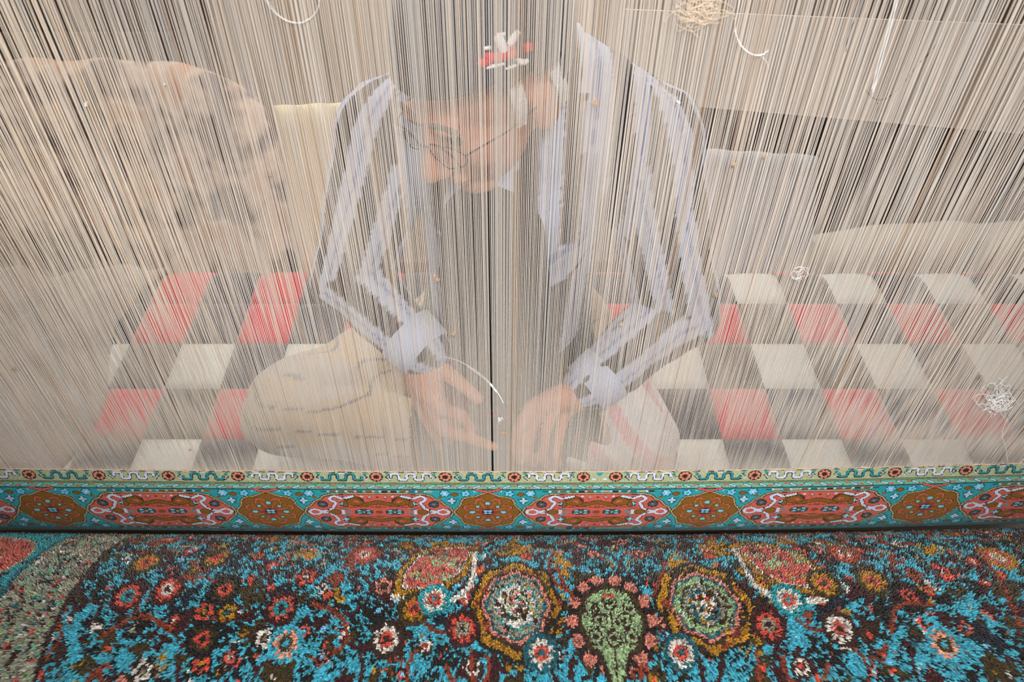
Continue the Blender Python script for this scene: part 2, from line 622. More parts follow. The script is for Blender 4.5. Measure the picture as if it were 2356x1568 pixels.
# raw edge of the row being knotted: small loops of weft at the fell
strands = []
for k in range(520):
    x = rng.uniform(-1.0, 1.0)
    L = rng.uniform(.004, .016)
    z = FZ + float(sag(x)) + rng.uniform(-.0004, .0020)
    strands.append(([Vector((x, -.0012, z)), Vector((x + L / 2, -.0022 - rng.uniform(0, .001), z + rng.uniform(0, .001))), Vector((x + L, -.0012, z))], .00055))
M_weft = mat('weft_yarn', S(196, 172, 146), 0.8, 0.2)
o = tubes('weft_row', strands, M_weft, carpet, 4)
o['kind'] = 'stuff'

# ------------------------------------------------------------------ pile side of the rolled carpet
R_ = 0.160
RC = (-0.188, 0.520)         # y, z of the roll centre
c0 = 0.0021
LX0, LX1 = -0.90, 0.90
LEN = 0.39
A = Chart(LX0, LX1, 0.0, LEN, c0, 'turq')
A0 = math.radians(20)        # normal angle (from +y towards up) where s=0


def su(px, py):
    """surface coordinates on the roll seen at a pixel"""
    a_ = (px - CX) / F; b_ = (CY - py) / F
    d = Vector((a_, math.cos(PITCH) + math.sin(PITCH) * b_, -math.sin(PITCH) + math.cos(PITCH) * b_))
    oy, oz = CAM.y - RC[0], CAM.z - RC[1]
    qa = d.y ** 2 + d.z ** 2; qb = 2 * (oy * d.y + oz * d.z); qc = oy * oy + oz * oz - R_ ** 2
    D = max(qb * qb - 4 * qa * qc, 0)
    t = (-qb - math.sqrt(D)) / (2 * qa)
    X = d.x * t
    yy, zz = oy + d.y * t, oz + d.z * t
    return X, (math.atan2(zz, yy) - A0) * R_


AXm = 0.160                  # mirror axis of the field
rf = random.Random(21)
leafc = ['navy', 'maroon', 'olive', 'black', 'brown', 'black', 'maroon', 'black', 'olive']
# cells of dark leaves and blossoms with the blue ground winding between them, mirrored about the middle of the field
rc = np.random.default_rng(17)
NC = 520
sx_ = rc.uniform(-.01, .84, NC); sy_ = rc.uniform(-.01, LEN + .01, NC)
gy, gx = np.meshgrid((np.arange(A.ny) + .5) * c0, A.x0 + (np.arange(A.nx) + .5) * c0, indexing='ij')
mx_ = np.abs(gx - AXm)
wx = mx_ + .0050 * np.sin(gy * 260 + 2.2 * np.sin(mx_ * 190)) + .0009 * np.sin(mx_ * 700 + gy * 510)
wy = gy + .0050 * np.sin(mx_ * 240 + 2.0 * np.cos(gy * 210)) + .0009 * np.sin(gy * 650 - mx_ * 480)
d1 = np.full(wx.shape, 9.0); d2 = d1.copy(); own = np.zeros(wx.shape, int)
an_ = rc.uniform(0, PI, NC); st_ = rc.uniform(1.0, 1.9, NC)
for k in range(NC):
    dx = wx - sx_[k]; dy = wy - sy_[k]
    near = (np.abs(dx) < .06) & (np.abs(dy) < .06)
    if not near.any(): continue
    dx, dy = dx[near], dy[near]
    a2 = dx * math.cos(an_[k]) + dy * math.sin(an_[k]); b2 = -dx * math.sin(an_[k]) + dy * math.cos(an_[k])
    d = np.hypot(a2 / math.sqrt(st_[k]), b2 * math.sqrt(st_[k]))
    o1, o2, oo = d1[near], d2[near], own[near]
    c1 = d < o1
    o2 = np.where(c1, o1, np.minimum(o2, d)); oo = np.where(c1, k, oo); o1 = np.minimum(o1, d)
    d1[near], d2[near], own[near] = o1, o2, oo
cellc = np.array([IDX[rf.choice(leafc + ['mustard', 'rust', 'black', 'maroon'])] for _ in range(NC)])
cellh = np.array([IDX[rf.choice(['coral', 'ivory', 'mustard', 'salmon', 'teal', 'maroon', 'turq', 'black', 'stone', 'black', 'olive'])] for _ in range(NC)])
gap = d2 - d1
A.a[:] = np.where(gap > .0034, cellc[own], IDX['turq'])
A.a[(gap > .0034) & (gap < .0054)] = IDX['black']
hr = rc.uniform(0, .0052, NC)
hm = d1 < hr[own]
A.a[hm] = cellh[own][hm]
vv = (np.sin(wx * 95 + 3 * np.sin(wy * 70)) * np.sin(wy * 110 + 2 * np.sin(wx * 60)))
A.a[vv > .96] = IDX['turq']
# vines
for k in range(30):
    x0_, y0_ = rf.uniform(-.02, .80), rf.uniform(0, LEN)
    r0 = rf.uniform(.02, .05); th0 = rf.uniform(0, 2 * PI); dr = rf.choice([-1, 1])
    pts = [(x0_ + math.cos(th0 + dr * t * .35) * r0 * (1 - t * .05), y0_ + math.sin(th0 + dr * t * .35) * r0 * (1 - t * .05)) for t in range(11)]
    for sx in (-1, 1):
        A.line([(AXm + sx * (a_ + .005), b_ + .003) for a_, b_ in pts], .0044, 'turq')
        A.line([(AXm + sx * a_, b_) for a_, b_ in pts], .0046, 'rust' if k % 2 else 'maroon')
fl = []
for k in range(150):
    x0_, y0_ = rf.uniform(0, .62), rf.uniform(0, LEN)
    if any((x0_ - a_) ** 2 + (y0_ - b_) ** 2 < .018 ** 2 for a_, b_ in fl): continue
    fl.append((x0_, y0_))
    r0 = rf.uniform(.005, .012)
    t = rf.random()
    n_ = rf.choice([5, 6, 8])
    ph = rf.uniform(0, 3)
    pal = rf.choice([('ivory', 'coral', 'brown'), ('coral', 'ivory', 'maroon'), ('mustard', 'coral', 'olive'), ('ivory', 'taupe', 'black'),
                     ('salmon', 'sky', 'black'), ('mustard', 'teal', 'brown'), ('coral', 'mustard', 'black'), ('pink', 'olive', 'brown'),
                     ('stone', 'maroon', 'brown'), ('salmon', 'ivory', 'maroon')])
    for sx in (-1, 1):
        if rf.random() < .8:
            flower(A, AXm + sx * x0_, y0_, r0, pal[0], pal[1], n_, pal[2], ph)
        if r0 > .009:
            A.ell(AXm + sx * x0_, y0_, r0 * .5, r0 * .5, pal[2]); A.ell(AXm + sx * x0_, y0_, r0 * .3, r0 * .3, pal[1])
# small blossoms
for k in range(520):
    x0_, y0_ = rf.uniform(-.62, .90), rf.uniform(0, LEN)
    A.ell(x0_, y0_, rf.uniform(.002, .005), rf.uniform(.002, .004), rf.choice(['coral', 'ivory', 'mustard', 'turq', 'turq', 'turq', 'turq', 'sky', 'stone', 'maroon', 'salmon', 'tealdk', 'black']))


def palmette(cx, cy, rx, ry, rings, n=8, amp=.05):
    for f_, c_ in rings:
        A.lobe(cx, cy, rx * f_, ry * f_, c_, n, amp)


x, s_ = su(1187, 1392)
palmette(x, s_, .052, .056, [(1.12, 'black'), (1.04, 'mustard'), (.86, 'brown'), (.80, 'pink'), (.72, 'tealdk'), (.66, 'stone'), (.52, 'teal'), (.47, 'ivory'),
                             (.34, 'olive'), (.28, 'ivory'), (.18, 'coral'), (.10, 'ivory')])
for k in range(26):
    an = rf.uniform(0, 2 * PI); r0 = rf.uniform(.044, .056)
    A.ell(x + math.cos(an) * r0, s_ + math.sin(an) * r0, .0065, .003, rf.choice(['brown', 'olive', 'black', 'rust']), an + PI / 2)
for k in range(90):
    an = rf.uniform(0, 2 * PI); r0 = rf.uniform(.004, .038)
    A.ell(x + math.cos(an) * r0, s_ + math.sin(an) * r0, .003, .002, rf.choice(['mustard', 'ivory', 'tealdk', 'pink', 'olive', 'sage', 'brown', 'brown', 'maroon']), an)
x, s_ = su(1618, 1392)
palmette(x, s_, .055, .052, [(1.12, 'black'), (1.04, 'mustard'), (.86, 'brown'), (.80, 'pink'), (.72, 'tealdk'), (.66, 'sage'), (.52, 'olive'), (.47, 'stone'),
                             (.34, 'tealdk'), (.28, 'ivory'), (.18, 'coral'), (.10, 'ivory')])
for k in range(26):
    an = rf.uniform(0, 2 * PI); r0 = rf.uniform(.044, .056)
    A.ell(x + math.cos(an) * r0, s_ + math.sin(an) * r0, .0065, .003, rf.choice(['brown', 'olive', 'black', 'rust']), an + PI / 2)
for k in range(90):
    an = rf.uniform(0, 2 * PI); r0 = rf.uniform(.004, .038)
    A.ell(x + math.cos(an) * r0, s_ + math.sin(an) * r0, .003, .002, rf.choice(['mustard', 'ivory', 'tealdk', 'taupe', 'olive', 'sage', 'brown', 'brown', 'maroon']), an)
x, s_ = su(1407, 1428)
palmette(x, s_, .052, .054, [(1.06, 'black')], 8, .03)
for k in range(14):
    an = k * 2 * PI / 14
    A.ell(x + math.cos(an) * .049, s_ + math.sin(an) * .052, .0085, .0075, 'pink')
palmette(x, s_, .043, .046, [(1.0, 'brown'), (.94, 'olive'), (.84, 'sage')], 8, .03)
A.poly([(x - .022, s_ + .036), (x + .022, s_ + .036), (x + .004, s_ + .082), (x - .004, s_ + .082)], 'brown')
A.poly([(x - .016, s_ + .034), (x + .016, s_ + .034), (x + .002, s_ + .078), (x - .002, s_ + .078)], 'sage')
A.line([(x, s_ - .030), (x, s_ + .062)], .0035, 'maroon')
for (u_, w_) in ((0, -.022), (-.015, 0), (.015, 0), (0, .020), (-.024, -.014), (.024, -.014), (-.022, .018), (.022, .018)):
    A.ell(x + u_, s_ + w_, .0095, .0095, 'maroon'); A.ell(x + u_, s_ + w_, .0072, .0072, 'sage'); A.ell(x + u_, s_ + w_, .0035, .0035, 'brown')
A.line([(x - .006, s_ - .030), (x + .006, s_ - .030)], .004, 'coral')
for (pxx, sg) in ((1010, -1), (1785, 1)):
    x, s_ = su(pxx, 1302)
    rx = .047
    for f_, c_ in ((1.22, 'brown'), (1.14, 'mustard'), (.98, 'brown'), (.93, 'ivory'), (.87, 'salmon')):
        A.poly([(x + f_ * rx * u_ * sg, s_ + f_ * .043 * w_) for u_, w_ in ((-1, -.75), (-.55, -1), (.1, -.9), (.65, -.45), (1, .35), (1, .95), (.45, 1), (-.2, .85), (-.7, .35))], c_)
    for k in range(8):
        flower(A, x + rf.uniform(-.03, .035) * 1.0, s_ + rf.uniform(-.024, .026), .0075, 'sage', 'salmon', 5)
    for k in range(60):
        A.ell(x + rf.uniform(-.036, .036), s_ + rf.uniform(-.03, .03), rf.uniform(.001, .003), rf.uniform(.001, .003), rf.choice(['sage', 'rust', 'maroon', 'mustard', 'stone', 'brown']))
    A.line(curve2([(x - .048 * sg, s_ - .03), (x - .042 * sg, s_ + .040), (x + .010 * sg, s_ + .058), (x + .055 * sg, s_ + .050)]), .0075, 'ivory')
# large rosettes
for pxx, pyy, pal in ((890, 1470, ('ivory', 'coral', 'brown')), (1925, 1450, ('ivory', 'salmon', 'brown')), (1065, 1445, ('coral', 'stone', 'maroon')), (1765, 1440, ('coral', 'stone', 'maroon')),
                      (1245, 1500, ('ivory', 'coral', 'tealdk')), (1565, 1500, ('ivory', 'coral', 'tealdk')), (340, 1300, ('mustard', 'coral', 'olive')), (500, 1290, ('mustard', 'coral', 'brown')),
                      (840, 1280, ('salmon', 'ivory', 'rust')), (1935, 1285, ('salmon', 'ivory', 'rust')), (650, 1400, ('salmon', 'teal', 'maroon')), (390, 1360, ('coral', 'ivory', 'maroon')),
                      (2160, 1490, ('peach', 'olive', 'turq')), (660, 1480, ('peach', 'olive', 'turq')), (2280, 1300, ('salmon', 'ivory', 'mustard')), (1890, 1350, ('mustard', 'salmon', 'olive')),
                      (2000, 1345, ('mustard', 'salmon', 'olive')), (955, 1400, ('mustard', 'coral', 'olive')), (1000, 1380, ('ivory', 'coral', 'teal')), (1810, 1385, ('ivory', 'coral', 'teal')),
                      (300, 1375, ('coral', 'teal', 'maroon')), (520, 1360, ('olive', 'coral', 'black')), (2080, 1380, ('maroon', 'coral', 'black')), (470, 1470, ('olive', 'coral', 'black'))):
    x, s_ = su(pxx, pyy)
    flower(A, x, s_, .017, pal[0], pal[1], 9, pal[2], .3)
    A.ell(x, s_, .0085, .0085, pal[1]); A.ell(x, s_, .004, .004, pal[2])
# sweeping stems
for path in ([(720, 1390), (780, 1415), (800, 1470), (770, 1500)], [(2140, 1400), (2060, 1400), (2040, 1460)], [(1735, 1500), (1745, 1568)], [(1085, 1500), (1090, 1568)],
             [(1280, 1310), (1300, 1350), (1320, 1375)], [(1500, 1375), (1515, 1340), (1530, 1300)], [(240, 1465), (330, 1420), (400, 1450)], [(2240, 1290), (2300, 1380), (2330, 1450)]):
    A.line(curve2([su(*p) for p in path]), .0052, 'rust')

# brown flecks at the back of the roll, painting grazing sheen into the pattern
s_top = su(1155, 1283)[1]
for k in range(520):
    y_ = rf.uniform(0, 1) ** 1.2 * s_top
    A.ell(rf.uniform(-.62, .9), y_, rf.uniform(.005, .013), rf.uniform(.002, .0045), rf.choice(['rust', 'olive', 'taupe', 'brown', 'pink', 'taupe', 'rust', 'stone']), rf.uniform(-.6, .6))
# left-hand borders of the rolled carpet
A.rect(LX0, -.548, 0, LEN, 'stone')
A.rect(-.554, -.548, 0, LEN, 'brown')
for k in range(900):
    A.ell(rf.uniform(-.636, -.556), rf.uniform(0, LEN), rf.uniform(.002, .005), rf.uniform(.001, .003),
          rf.choice(['mint', 'ivory', 'brown', 'tealdk', 'maroon', 'sage', 'black', 'taupe', 'coral', 'stone']), rf.uniform(0, PI))
A.rect(LX0, -.636, 0, LEN, 'teal')
A.rect(-.642, -.636, 0, LEN, 'tealdk')
for k in range(240):
    A.ell(rf.uniform(LX0, -.645), rf.uniform(0, LEN), .005, .003, rf.choice(['tealdk', 'gold', 'black', 'sky', 'navy']))
for k in range(3):
    yy = su(40, 1290)[1] + k * .17
    A.ell(-.745, yy, .096, .058, 'cream'); A.ell(-.745, yy, .092, .054, 'salmon')
    for q in range(46):
        A.ell(-.745 + rf.gauss(0, .036), yy + rf.gauss(0, .024), .006, .0035, rf.choice(['rust', 'gold', 'ivory', 'maroon', 'sky', 'salmon']))

# knotted tufts: each knot a little leaning yarn end
ny, nx = A.ny, A.nx
J, I = np.meshgrid(np.arange(ny), np.arange(nx), indexing='ij')
n = ny * nx
I = I.ravel(); J = J.ravel()
I2 = np.clip(I + rng.integers(-1, 2, n) * (rng.random(n) < .22), 0, nx - 1)
J2 = np.clip(J + rng.integers(-1, 2, n) * (rng.random(n) < .22), 0, ny - 1)
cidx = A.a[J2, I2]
X = A.x0 + (I + .5 + rng.normal(0, .16, n)) * c0
Sx = (J + .5 + rng.normal(0, .16, n)) * c0
ang = A0 + Sx / R_
N = np.stack([np.zeros(n), np.cos(ang), np.sin(ang)], -1)
T = np.stack([np.zeros(n), -np.sin(ang), np.cos(ang)], -1)      # direction of increasing s
U = np.array([1.0, 0, 0])
Pb = np.stack([X, RC[0] + R_ * np.cos(ang), RC[1] + R_ * np.sin(ang) + sag(X)], -1)
hgt = .0058 * (1 + rng.normal(0, .13, n))
# clumping: neighbours lean together
cl1 = np.sin(X * 310 + 3 * np.sin(Sx * 190)) * .5 + rng.normal(0, .7, n)
cl2 = np.sin(Sx * 280 + 2 * np.cos(X * 170)) * .5 + rng.normal(0, .7, n)
tip = Pb + N * hgt[:, None] + U * (cl1 * .0009)[:, None] + T * (.0010 + cl2 * .0010)[:, None]
rot = rng.uniform(0, PI / 2, n)
wb = c0 * .80
wt = c0 * .26
vs = []
for lay, (P0, w_) in enumerate(((Pb, wb), (tip, wt))):
    for q in range(4):
        a_ = rot + q * PI / 2
        vs.append(P0 + U * (np.cos(a_) * w_)[:, None] + T * (np.sin(a_) * w_)[:, None])
vs = np.stack(vs, 1).reshape(-1, 3)          # n*8
base_i = (np.arange(n) * 8)[:, None]
fq = []
for l in (0,):
    for q in range(4):
        fq.append([l + q, l + (q + 1) % 4, l + 4 + (q + 1) % 4, l + 4 + q])
fq.append([4, 5, 6, 7])
fq = np.array(fq)
faces = (base_i[:, None, :] + fq[None]).reshape(-1, 4)
me = np_mesh('pile', vs, faces)
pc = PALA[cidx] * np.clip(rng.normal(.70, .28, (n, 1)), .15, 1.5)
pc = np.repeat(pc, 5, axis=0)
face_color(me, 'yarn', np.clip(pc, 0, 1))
M_pile = attr_mat('silk_pile', 'yarn', 0.42, 0.45, 0.5)
M_pile.node_tree.nodes['Principled BSDF'].inputs['Sheen Roughness'].default_value = 0.35
roll = empty('rolled_carpet', (0, RC[0], RC[1]))
tag(roll, 'rolled up silk pile carpet with bright blue ground and flowers, nearest the camera', 'carpet')
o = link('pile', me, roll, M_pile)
o['kind'] = 'stuff'
# the roll body under the pile
th = np.linspace(0, 2 * PI, 97)[:-1]
xs2 = np.linspace(LX0 - .02, LX1 + .02, 41)
XX, TT = np.meshgrid(xs2, th, indexing='ij')
VV = np.stack([XX, RC[0] + (R_ - .0005) * np.cos(TT), RC[1] + (R_ - .0005) * np.sin(TT) + sag(XX)], -1).reshape(-1, 3)
ii, jj = np.meshgrid(np.arange(40), np.arange(96), indexing='ij')
a = (ii * 96 + jj).ravel(); b = (ii * 96 + (jj + 1) % 96).ravel()
me = np_mesh('roll_body', VV, np.stack([a, b, b + 96, a + 96], -1))
link('roll_body', me, roll, mat('pile_ground', S(26, 22, 24), 0.95), smooth=True)
bm = bmesh.new()
for sx in (-1, 1):
    r = bmesh.ops.create_cone(bm, cap_ends=True, segments=40, radius1=R_ - .002, radius2=R_ - .002, depth=.01)
    bmesh.ops.rotate(bm, verts=r['verts'], matrix=Matrix.Rotation(PI / 2, 3, 'Y'))
    bmesh.ops.translate(bm, verts=r['verts'], vec=(sx * (LX1 + .018), RC[0], RC[1] + float(sag(sx * LX1))))
me = bpy.data.meshes.new('roll_end'); bm.to_mesh(me); bm.free()
link('roll_end', me, roll, mat('carpet_edge', S(120, 90, 80), .95, bump=.5, bscale=200))
# beam through the roll, carried by the loom cheeks
bm = bmesh.new()
bmesh.ops.create_cone(bm, cap_ends=True, segments=20, radius1=.045, radius2=.045, depth=2.36)
bmesh.ops.rotate(bm, verts=bm.verts, matrix=Matrix.Rotation(PI / 2, 3, 'Y'))
bmesh.ops.translate(bm, verts=bm.verts, vec=(0, RC[0], RC[1] + .01))
me = bpy.data.meshes.new('cloth_beam'); bm.to_mesh(me); bm.free()
link('cloth_beam', me, loom, M_wood)
for sx in (-1, 1):
    box('cheek', (sx * 1.145 - .035, RC[0] - .10, 0), (sx * 1.145 + .035, -.03, RC[1] + .10), M_wood, loom, .006)
# core the border band passes over
bm = bmesh.new()
bmesh.ops.create_cone(bm, cap_ends=True, segments=32, radius1=.028, radius2=.028, depth=2.22)
bmesh.ops.rotate(bm, verts=bm.verts, matrix=Matrix.Rotation(PI / 2, 3, 'Y'))
bmesh.ops.translate(bm, verts=bm.verts, vec=(0, .034, .625))
me = bpy.data.meshes.new('breast_beam'); bm.to_mesh(me); bm.free()
link('breast_beam', me, loom, M_wood)

# ------------------------------------------------------------------ warp threads
M_warp = attr_mat('warp_silk', 'yarn', 0.55, 0.0, 0.35, transl=0.22)
TOPZ = 2.03
NT = 1130
PITCHX = 0.00187
warp = empty('warp', (0, 0, FZ))
tag(warp, 'curtain of fine cream warp threads stretched upright between the camera and the weaver', 'warp threads')
GAPX = float(at(1133, 1040, 0).x)


def smooth_noise(n_, step, amp, seed):
    r = np.random.default_rng(seed)
    k = int(n_ / step) + 3
    return np.interp(np.arange(n_), np.arange(k) * step, r.normal(0, amp, k))


def make_sheet(front):
    i = np.arange(NT)
    xb = -1.055 + (i + (0.0 if front else .5)) * PITCHX + rng.normal(0, .00007, NT)
    r_ = np.where(rng.random(NT) < .06, .00040, .000325) * rng.uniform(.86, 1.14, NT)
    # bundles drift together higher up
    drift = smooth_noise(NT, 7, .0010, 3) + smooth_noise(NT, 25, .0014, 5) + smooth_noise(NT, 9, .0004, 8 if front else 9) + rng.normal(0, .00030, NT)
    y1 = (-.002 if front else .014) + rng.normal(0, .0018, NT)
    # the opening the weaver holds apart
    xm = xb + drift
    d = xb - GAPX
    keep = np.abs(d) > .0013
    w_ = np.exp(-(d / .010) ** 2)
    xm = xm - np.sign(d) * .0014 * w_
    tint = rng.normal(0, .035, NT)
    warmth = rng.normal(0, .035, NT)
    col = np.array(S(230, 221, 211))[None, :] * (1 + tint[:, None]) * np.stack([1 + warmth, np.ones(NT), 1 - warmth], -1)
    col = np.where((rng.random(NT) < .02)[:, None], np.array(S(196, 166, 138))[None, :], col)
    return xb[keep], xm[keep], y1[keep], r_[keep], col[keep]


def thread_geom(x0, xm, y1, r):
    """three levels: fell, mid, top; returns points"""
    z0 = FZ + float(sag(x0)) - .004
    return [Vector((x0, -.0006 + .0005 * (y1 > .01), z0)), Vector((x0 * .9 + xm * .1, y1 * .16, .82)), Vector((x0 * .5 + xm * .5, y1 * .45, 1.03)), Vector((xm, y1, 1.42)), Vector((xm, y1 * .6 + .02, TOPZ))]


SIDES = 6
all_v, all_q, all_c = [], [], []
singles = []
for front in (True, False):
    xb, xm, y1, rr, cc = make_sheet(front)
    order = np.argsort(np.abs(xb - 0.02))
    single = set(order[:300].tolist()) if front else set()
    for k in range(len(xb)):
        pts = thread_geom(float(xb[k]), float(xm[k]), float(y1[k]), rr[k])
        if k in single:
            singles.append((pts, float(rr[k]), cc[k]))
            continue
        v, q = tube_data(pts, float(rr[k]), SIDES)
        o_ = len(all_v)
        all_v += [tuple(p) for p in v]
        all_q += [tuple(a_ + o_ for a_ in f) for f in q]
        all_c += [cc[k]] * len(q)
me = np_mesh('warp_threads', all_v, all_q)
face_color(me, 'yarn', np.clip(np.array(all_c), 0, 1))
o = link('warp_threads', me, warp, M_warp, smooth=True)
o['kind'] = 'stuff'
for pts, r, c_ in singles:
    v, q = tube_data(pts, r, SIDES)
    me = np_mesh('warp_thread', [tuple(p) for p in v], q)
    face_color(me, 'yarn', np.clip(np.tile(c_, (len(q), 1)), 0, 1))
    link('warp_thread', me, warp, M_warp, smooth=True)
#--PART2--
# ------------------------------------------------------------------ seat: bench, mattress and the patchwork quilts
TILT = math.radians(16.5)
QY, QZ = 0.398, 0.588
UPV = Vector((0, math.cos(TILT), math.sin(TILT)))
NRM = Vector((0, -math.sin(TILT), math.cos(TILT)))


def qpt(x, s_, h=0.0):
    """point on the quilt surface; beyond s=0.27 it rolls over the back edge"""
    base = Vector((x, QY, QZ))
    if s_ <= 0.245:
        return base + UPV * s_ + NRM * h
    r = 0.075
    a_ = min((s_ - 0.245) / r, 1.9)
    rest = max(0.0, (s_ - 0.245) - 1.9 * r)
    c = base + UPV * 0.245 - NRM * r
    d = UPV * math.sin(a_) + NRM * math.cos(a_)
    t = UPV * math.cos(a_) - NRM * math.sin(a_)
    return c + d * (r + h) + t * rest


M_bench = mat('bench_boards', S(110, 84, 62), .8, bump=.3, bscale=40, var=.2, vscale=12)
bench = empty('bench', (0, .5, 0))
tag(bench, 'low board platform carrying the mattress the weaver sits on', 'bench')
for k in range(5):
    box('board', (-1.7, .13 + k * .15, .36), (1.7, .13 + k * .15 + .145, .39), M_bench, bench, .003)
for sx in (-1.6, -.5, .5, 1.6):
    box('leg', (sx - .03, .16, 0), (sx + .03, .22, .36), M_bench, bench)
    box('leg', (sx - .03, .76, 0), (sx + .03, .82, .36), M_bench, bench)
M_matt = mat('mattress_ticking', S(150, 140, 128), .9, bump=.3, bscale=60, var=.1)
V = []
prof = [(.115, .392), (.115, .470)] + [(qpt(0, s_, -.012).y, qpt(0, s_, -.012).z) for s_ in np.linspace(-.27, .245, 8)] + \
       [(qpt(0, s_, -.012).y, qpt(0, s_, -.012).z) for s_ in (.28, .32, .36)] + [(.72, .392)]
n_ = len(prof)
for x in (-1.55, 1.55):
    V += [(x, a_, b_) for a_, b_ in prof]
me = bpy.data.meshes.new('mattress')
me.from_pydata(V, [], [[k, (k + 1) % n_, n_ + (k + 1) % n_, n_ + k] for k in range(n_)] + [list(range(n_ - 1, -1, -1)), list(range(n_, 2 * n_))])
tag(link('mattress', me, None, M_matt), 'thick wedge mattress under the patchwork quilts', 'mattress')

M_red = mat('patch_red', S(206, 48, 62), .9, .3, bump=.4, bscale=260, var=.10, vscale=30)
M_white = mat('patch_white', S(214, 214, 206), .9, .3, bump=.4, bscale=260, var=.06, vscale=30)
M_dark = mat('patch_dark', S(46, 46, 62), .9, .3, bump=.4, bscale=260, var=.22, vscale=30)
M_dark2 = mat('patch_brown', S(84, 72, 62), .9, .3, bump=.4, bscale=260, var=.22, vscale=30)


def patch_mesh(xc, sc, w=.12):
    N_ = 6
    V, Q = [], []
    for i in range(N_ + 1):
        for j in range(N_ + 1):
            u, v = i / N_ - .5, j / N_ - .5
            h = .008 * (1 - (2 * u) ** 4) * (1 - (2 * v) ** 4) + .001
            V.append(qpt(xc + u * w * .995, sc + v * w * .995, h))
    for i in range(N_):
        for j in range(N_):
            a_ = i * (N_ + 1) + j
            Q.append((a_, a_ + N_ + 1, a_ + N_ + 2, a_ + 1))
    o_ = len(V)
    ring = [(i, 0) for i in range(N_)] + [(N_, j) for j in range(N_)] + [(i, N_) for i in range(N_, 0, -1)] + [(0, j) for j in range(N_, 0, -1)]
    for (i, j) in ring:
        V.append(qpt(xc + (i / N_ - .5) * w * .995, sc + (j / N_ - .5) * w * .995, -.006))
    m_ = len(ring)
    for k in range(m_):
        i, j = ring[k]; i2, j2 = ring[(k + 1) % m_]
        Q.append((i * (N_ + 1) + j, o_ + k, o_ + (k + 1) % m_, i2 * (N_ + 1) + j2))
    return np_mesh('patch', [tuple(v) for v in V], Q)


def quilt(label, red_x, cols, swap=False):
    q = empty('patchwork_quilt', (red_x, QY, QZ))
    tag(q, label, 'quilt', 'patchwork quilts on the mattress')
    for c in cols:
        x = red_x + c * .12
        for r in range(-2, 4):
            row_light = (r % 2 == 0)          # rows with white squares
            if c % 2 != 0:
                m_ = M_white if row_light else (M_dark if rs.random() < .75 else M_dark2)
            else:
                m_ = M_red if not row_light else (M_dark if rs.random() < .7 else M_dark2)
            if swap and r == 2: m_ = M_red if c % 2 == 0 else M_dark
            link('patch', patch_mesh(x, r * .12), q, m_, smooth=True)
    return q


quilt('patchwork quilt of red, white and dark squares to the right of the weaver', .505, range(-4, 9))
quilt('patchwork quilt of red, white and dark squares to the left of the weaver', -.546, range(-3, 5), True)

M_greybl = mat('grey_blanket', S(136, 124, 116), .95, .4, bump=.6, bscale=70, var=.55, vscale=7)
for (xa, sa) in ((-1.36, -.02),):
    V, Q = [], []
    for i in range(31):
        for j in range(25):
            u, v = i / 30, j / 24
            h = .016 + .012 * math.sin(u * 23 + 4 * math.sin(v * 5)) * math.cos(v * 13 + u * 6) + .010 * math.sin(u * 9)
            V.append(qpt(-1.46 + u * .60 + .03 * math.sin(v * 7), -.26 + v * .55, h))
    for i in range(30):
        for j in range(24):
            a_ = i * 25 + j
            Q.append((a_, a_ + 25, a_ + 26, a_ + 1))
    me = np_mesh('grey_blanket', [tuple(v) for v in V], Q)
    o = tag(link('grey_blanket', me, None, M_greybl, smooth=True), 'crumpled grey beige blanket at the far left end of the quilts', 'blanket')
    md = o.modifiers.new('thick', 'SOLIDIFY'); md.thickness = .012; md.offset = -1

# ------------------------------------------------------------------ things behind the weaver
def quad_slab(name, pts, thick, m, label, cat, nz=0.0):
    """slab through four world points given in order, thickness away from the camera"""
    P = [Vector(p) for p in pts]
    nrm = (P[1] - P[0]).cross(P[3] - P[0]).normalized()
    if nrm.y < 0: nrm = -nrm
    bm = bmesh.new()
    N_ = 10
    grid = []
    for lay in (0, 1):
        g = []
        for i in range(N_ + 1):
            row = []
            for j in range(N_ + 1):
                u, v = i / N_, j / N_
                p = (P[0] * (1 - u) + P[1] * u) * (1 - v) + (P[3] * (1 - u) + P[2] * u) * v
                w_ = nz * math.sin(u * 17 + 2.1 * math.sin(v * 3)) * (.4 + .6 * v)
                row.append(bm.verts.new(p + nrm * (w_ + lay * thick)))
            g.append(row)
        grid.append(g)
    for lay in (0, 1):
        for i in range(N_):
            for j in range(N_):
                g = grid[lay]
                f = [g[i][j], g[i + 1][j], g[i + 1][j + 1], g[i][j + 1]]
                bm.faces.new(f if lay == 0 else f[::-1])
    A_, B_ = grid
    for i in range(N_):
        for (j, fl) in ((0, 1), (N_, 0)):
            bm.faces.new([A_[i][j], A_[i + 1][j], B_[i + 1][j], B_[i][j]])
            bm.faces.new([A_[j][i], A_[j][i + 1], B_[j][i + 1], B_[j][i]])
    bmesh.ops.recalc_face_normals(bm, faces=bm.faces)
    me = bpy.data.meshes.new(name); bm.to_mesh(me); bm.free()
    return tag(link(name, me, None, m, smooth=nz > 0), label, cat)


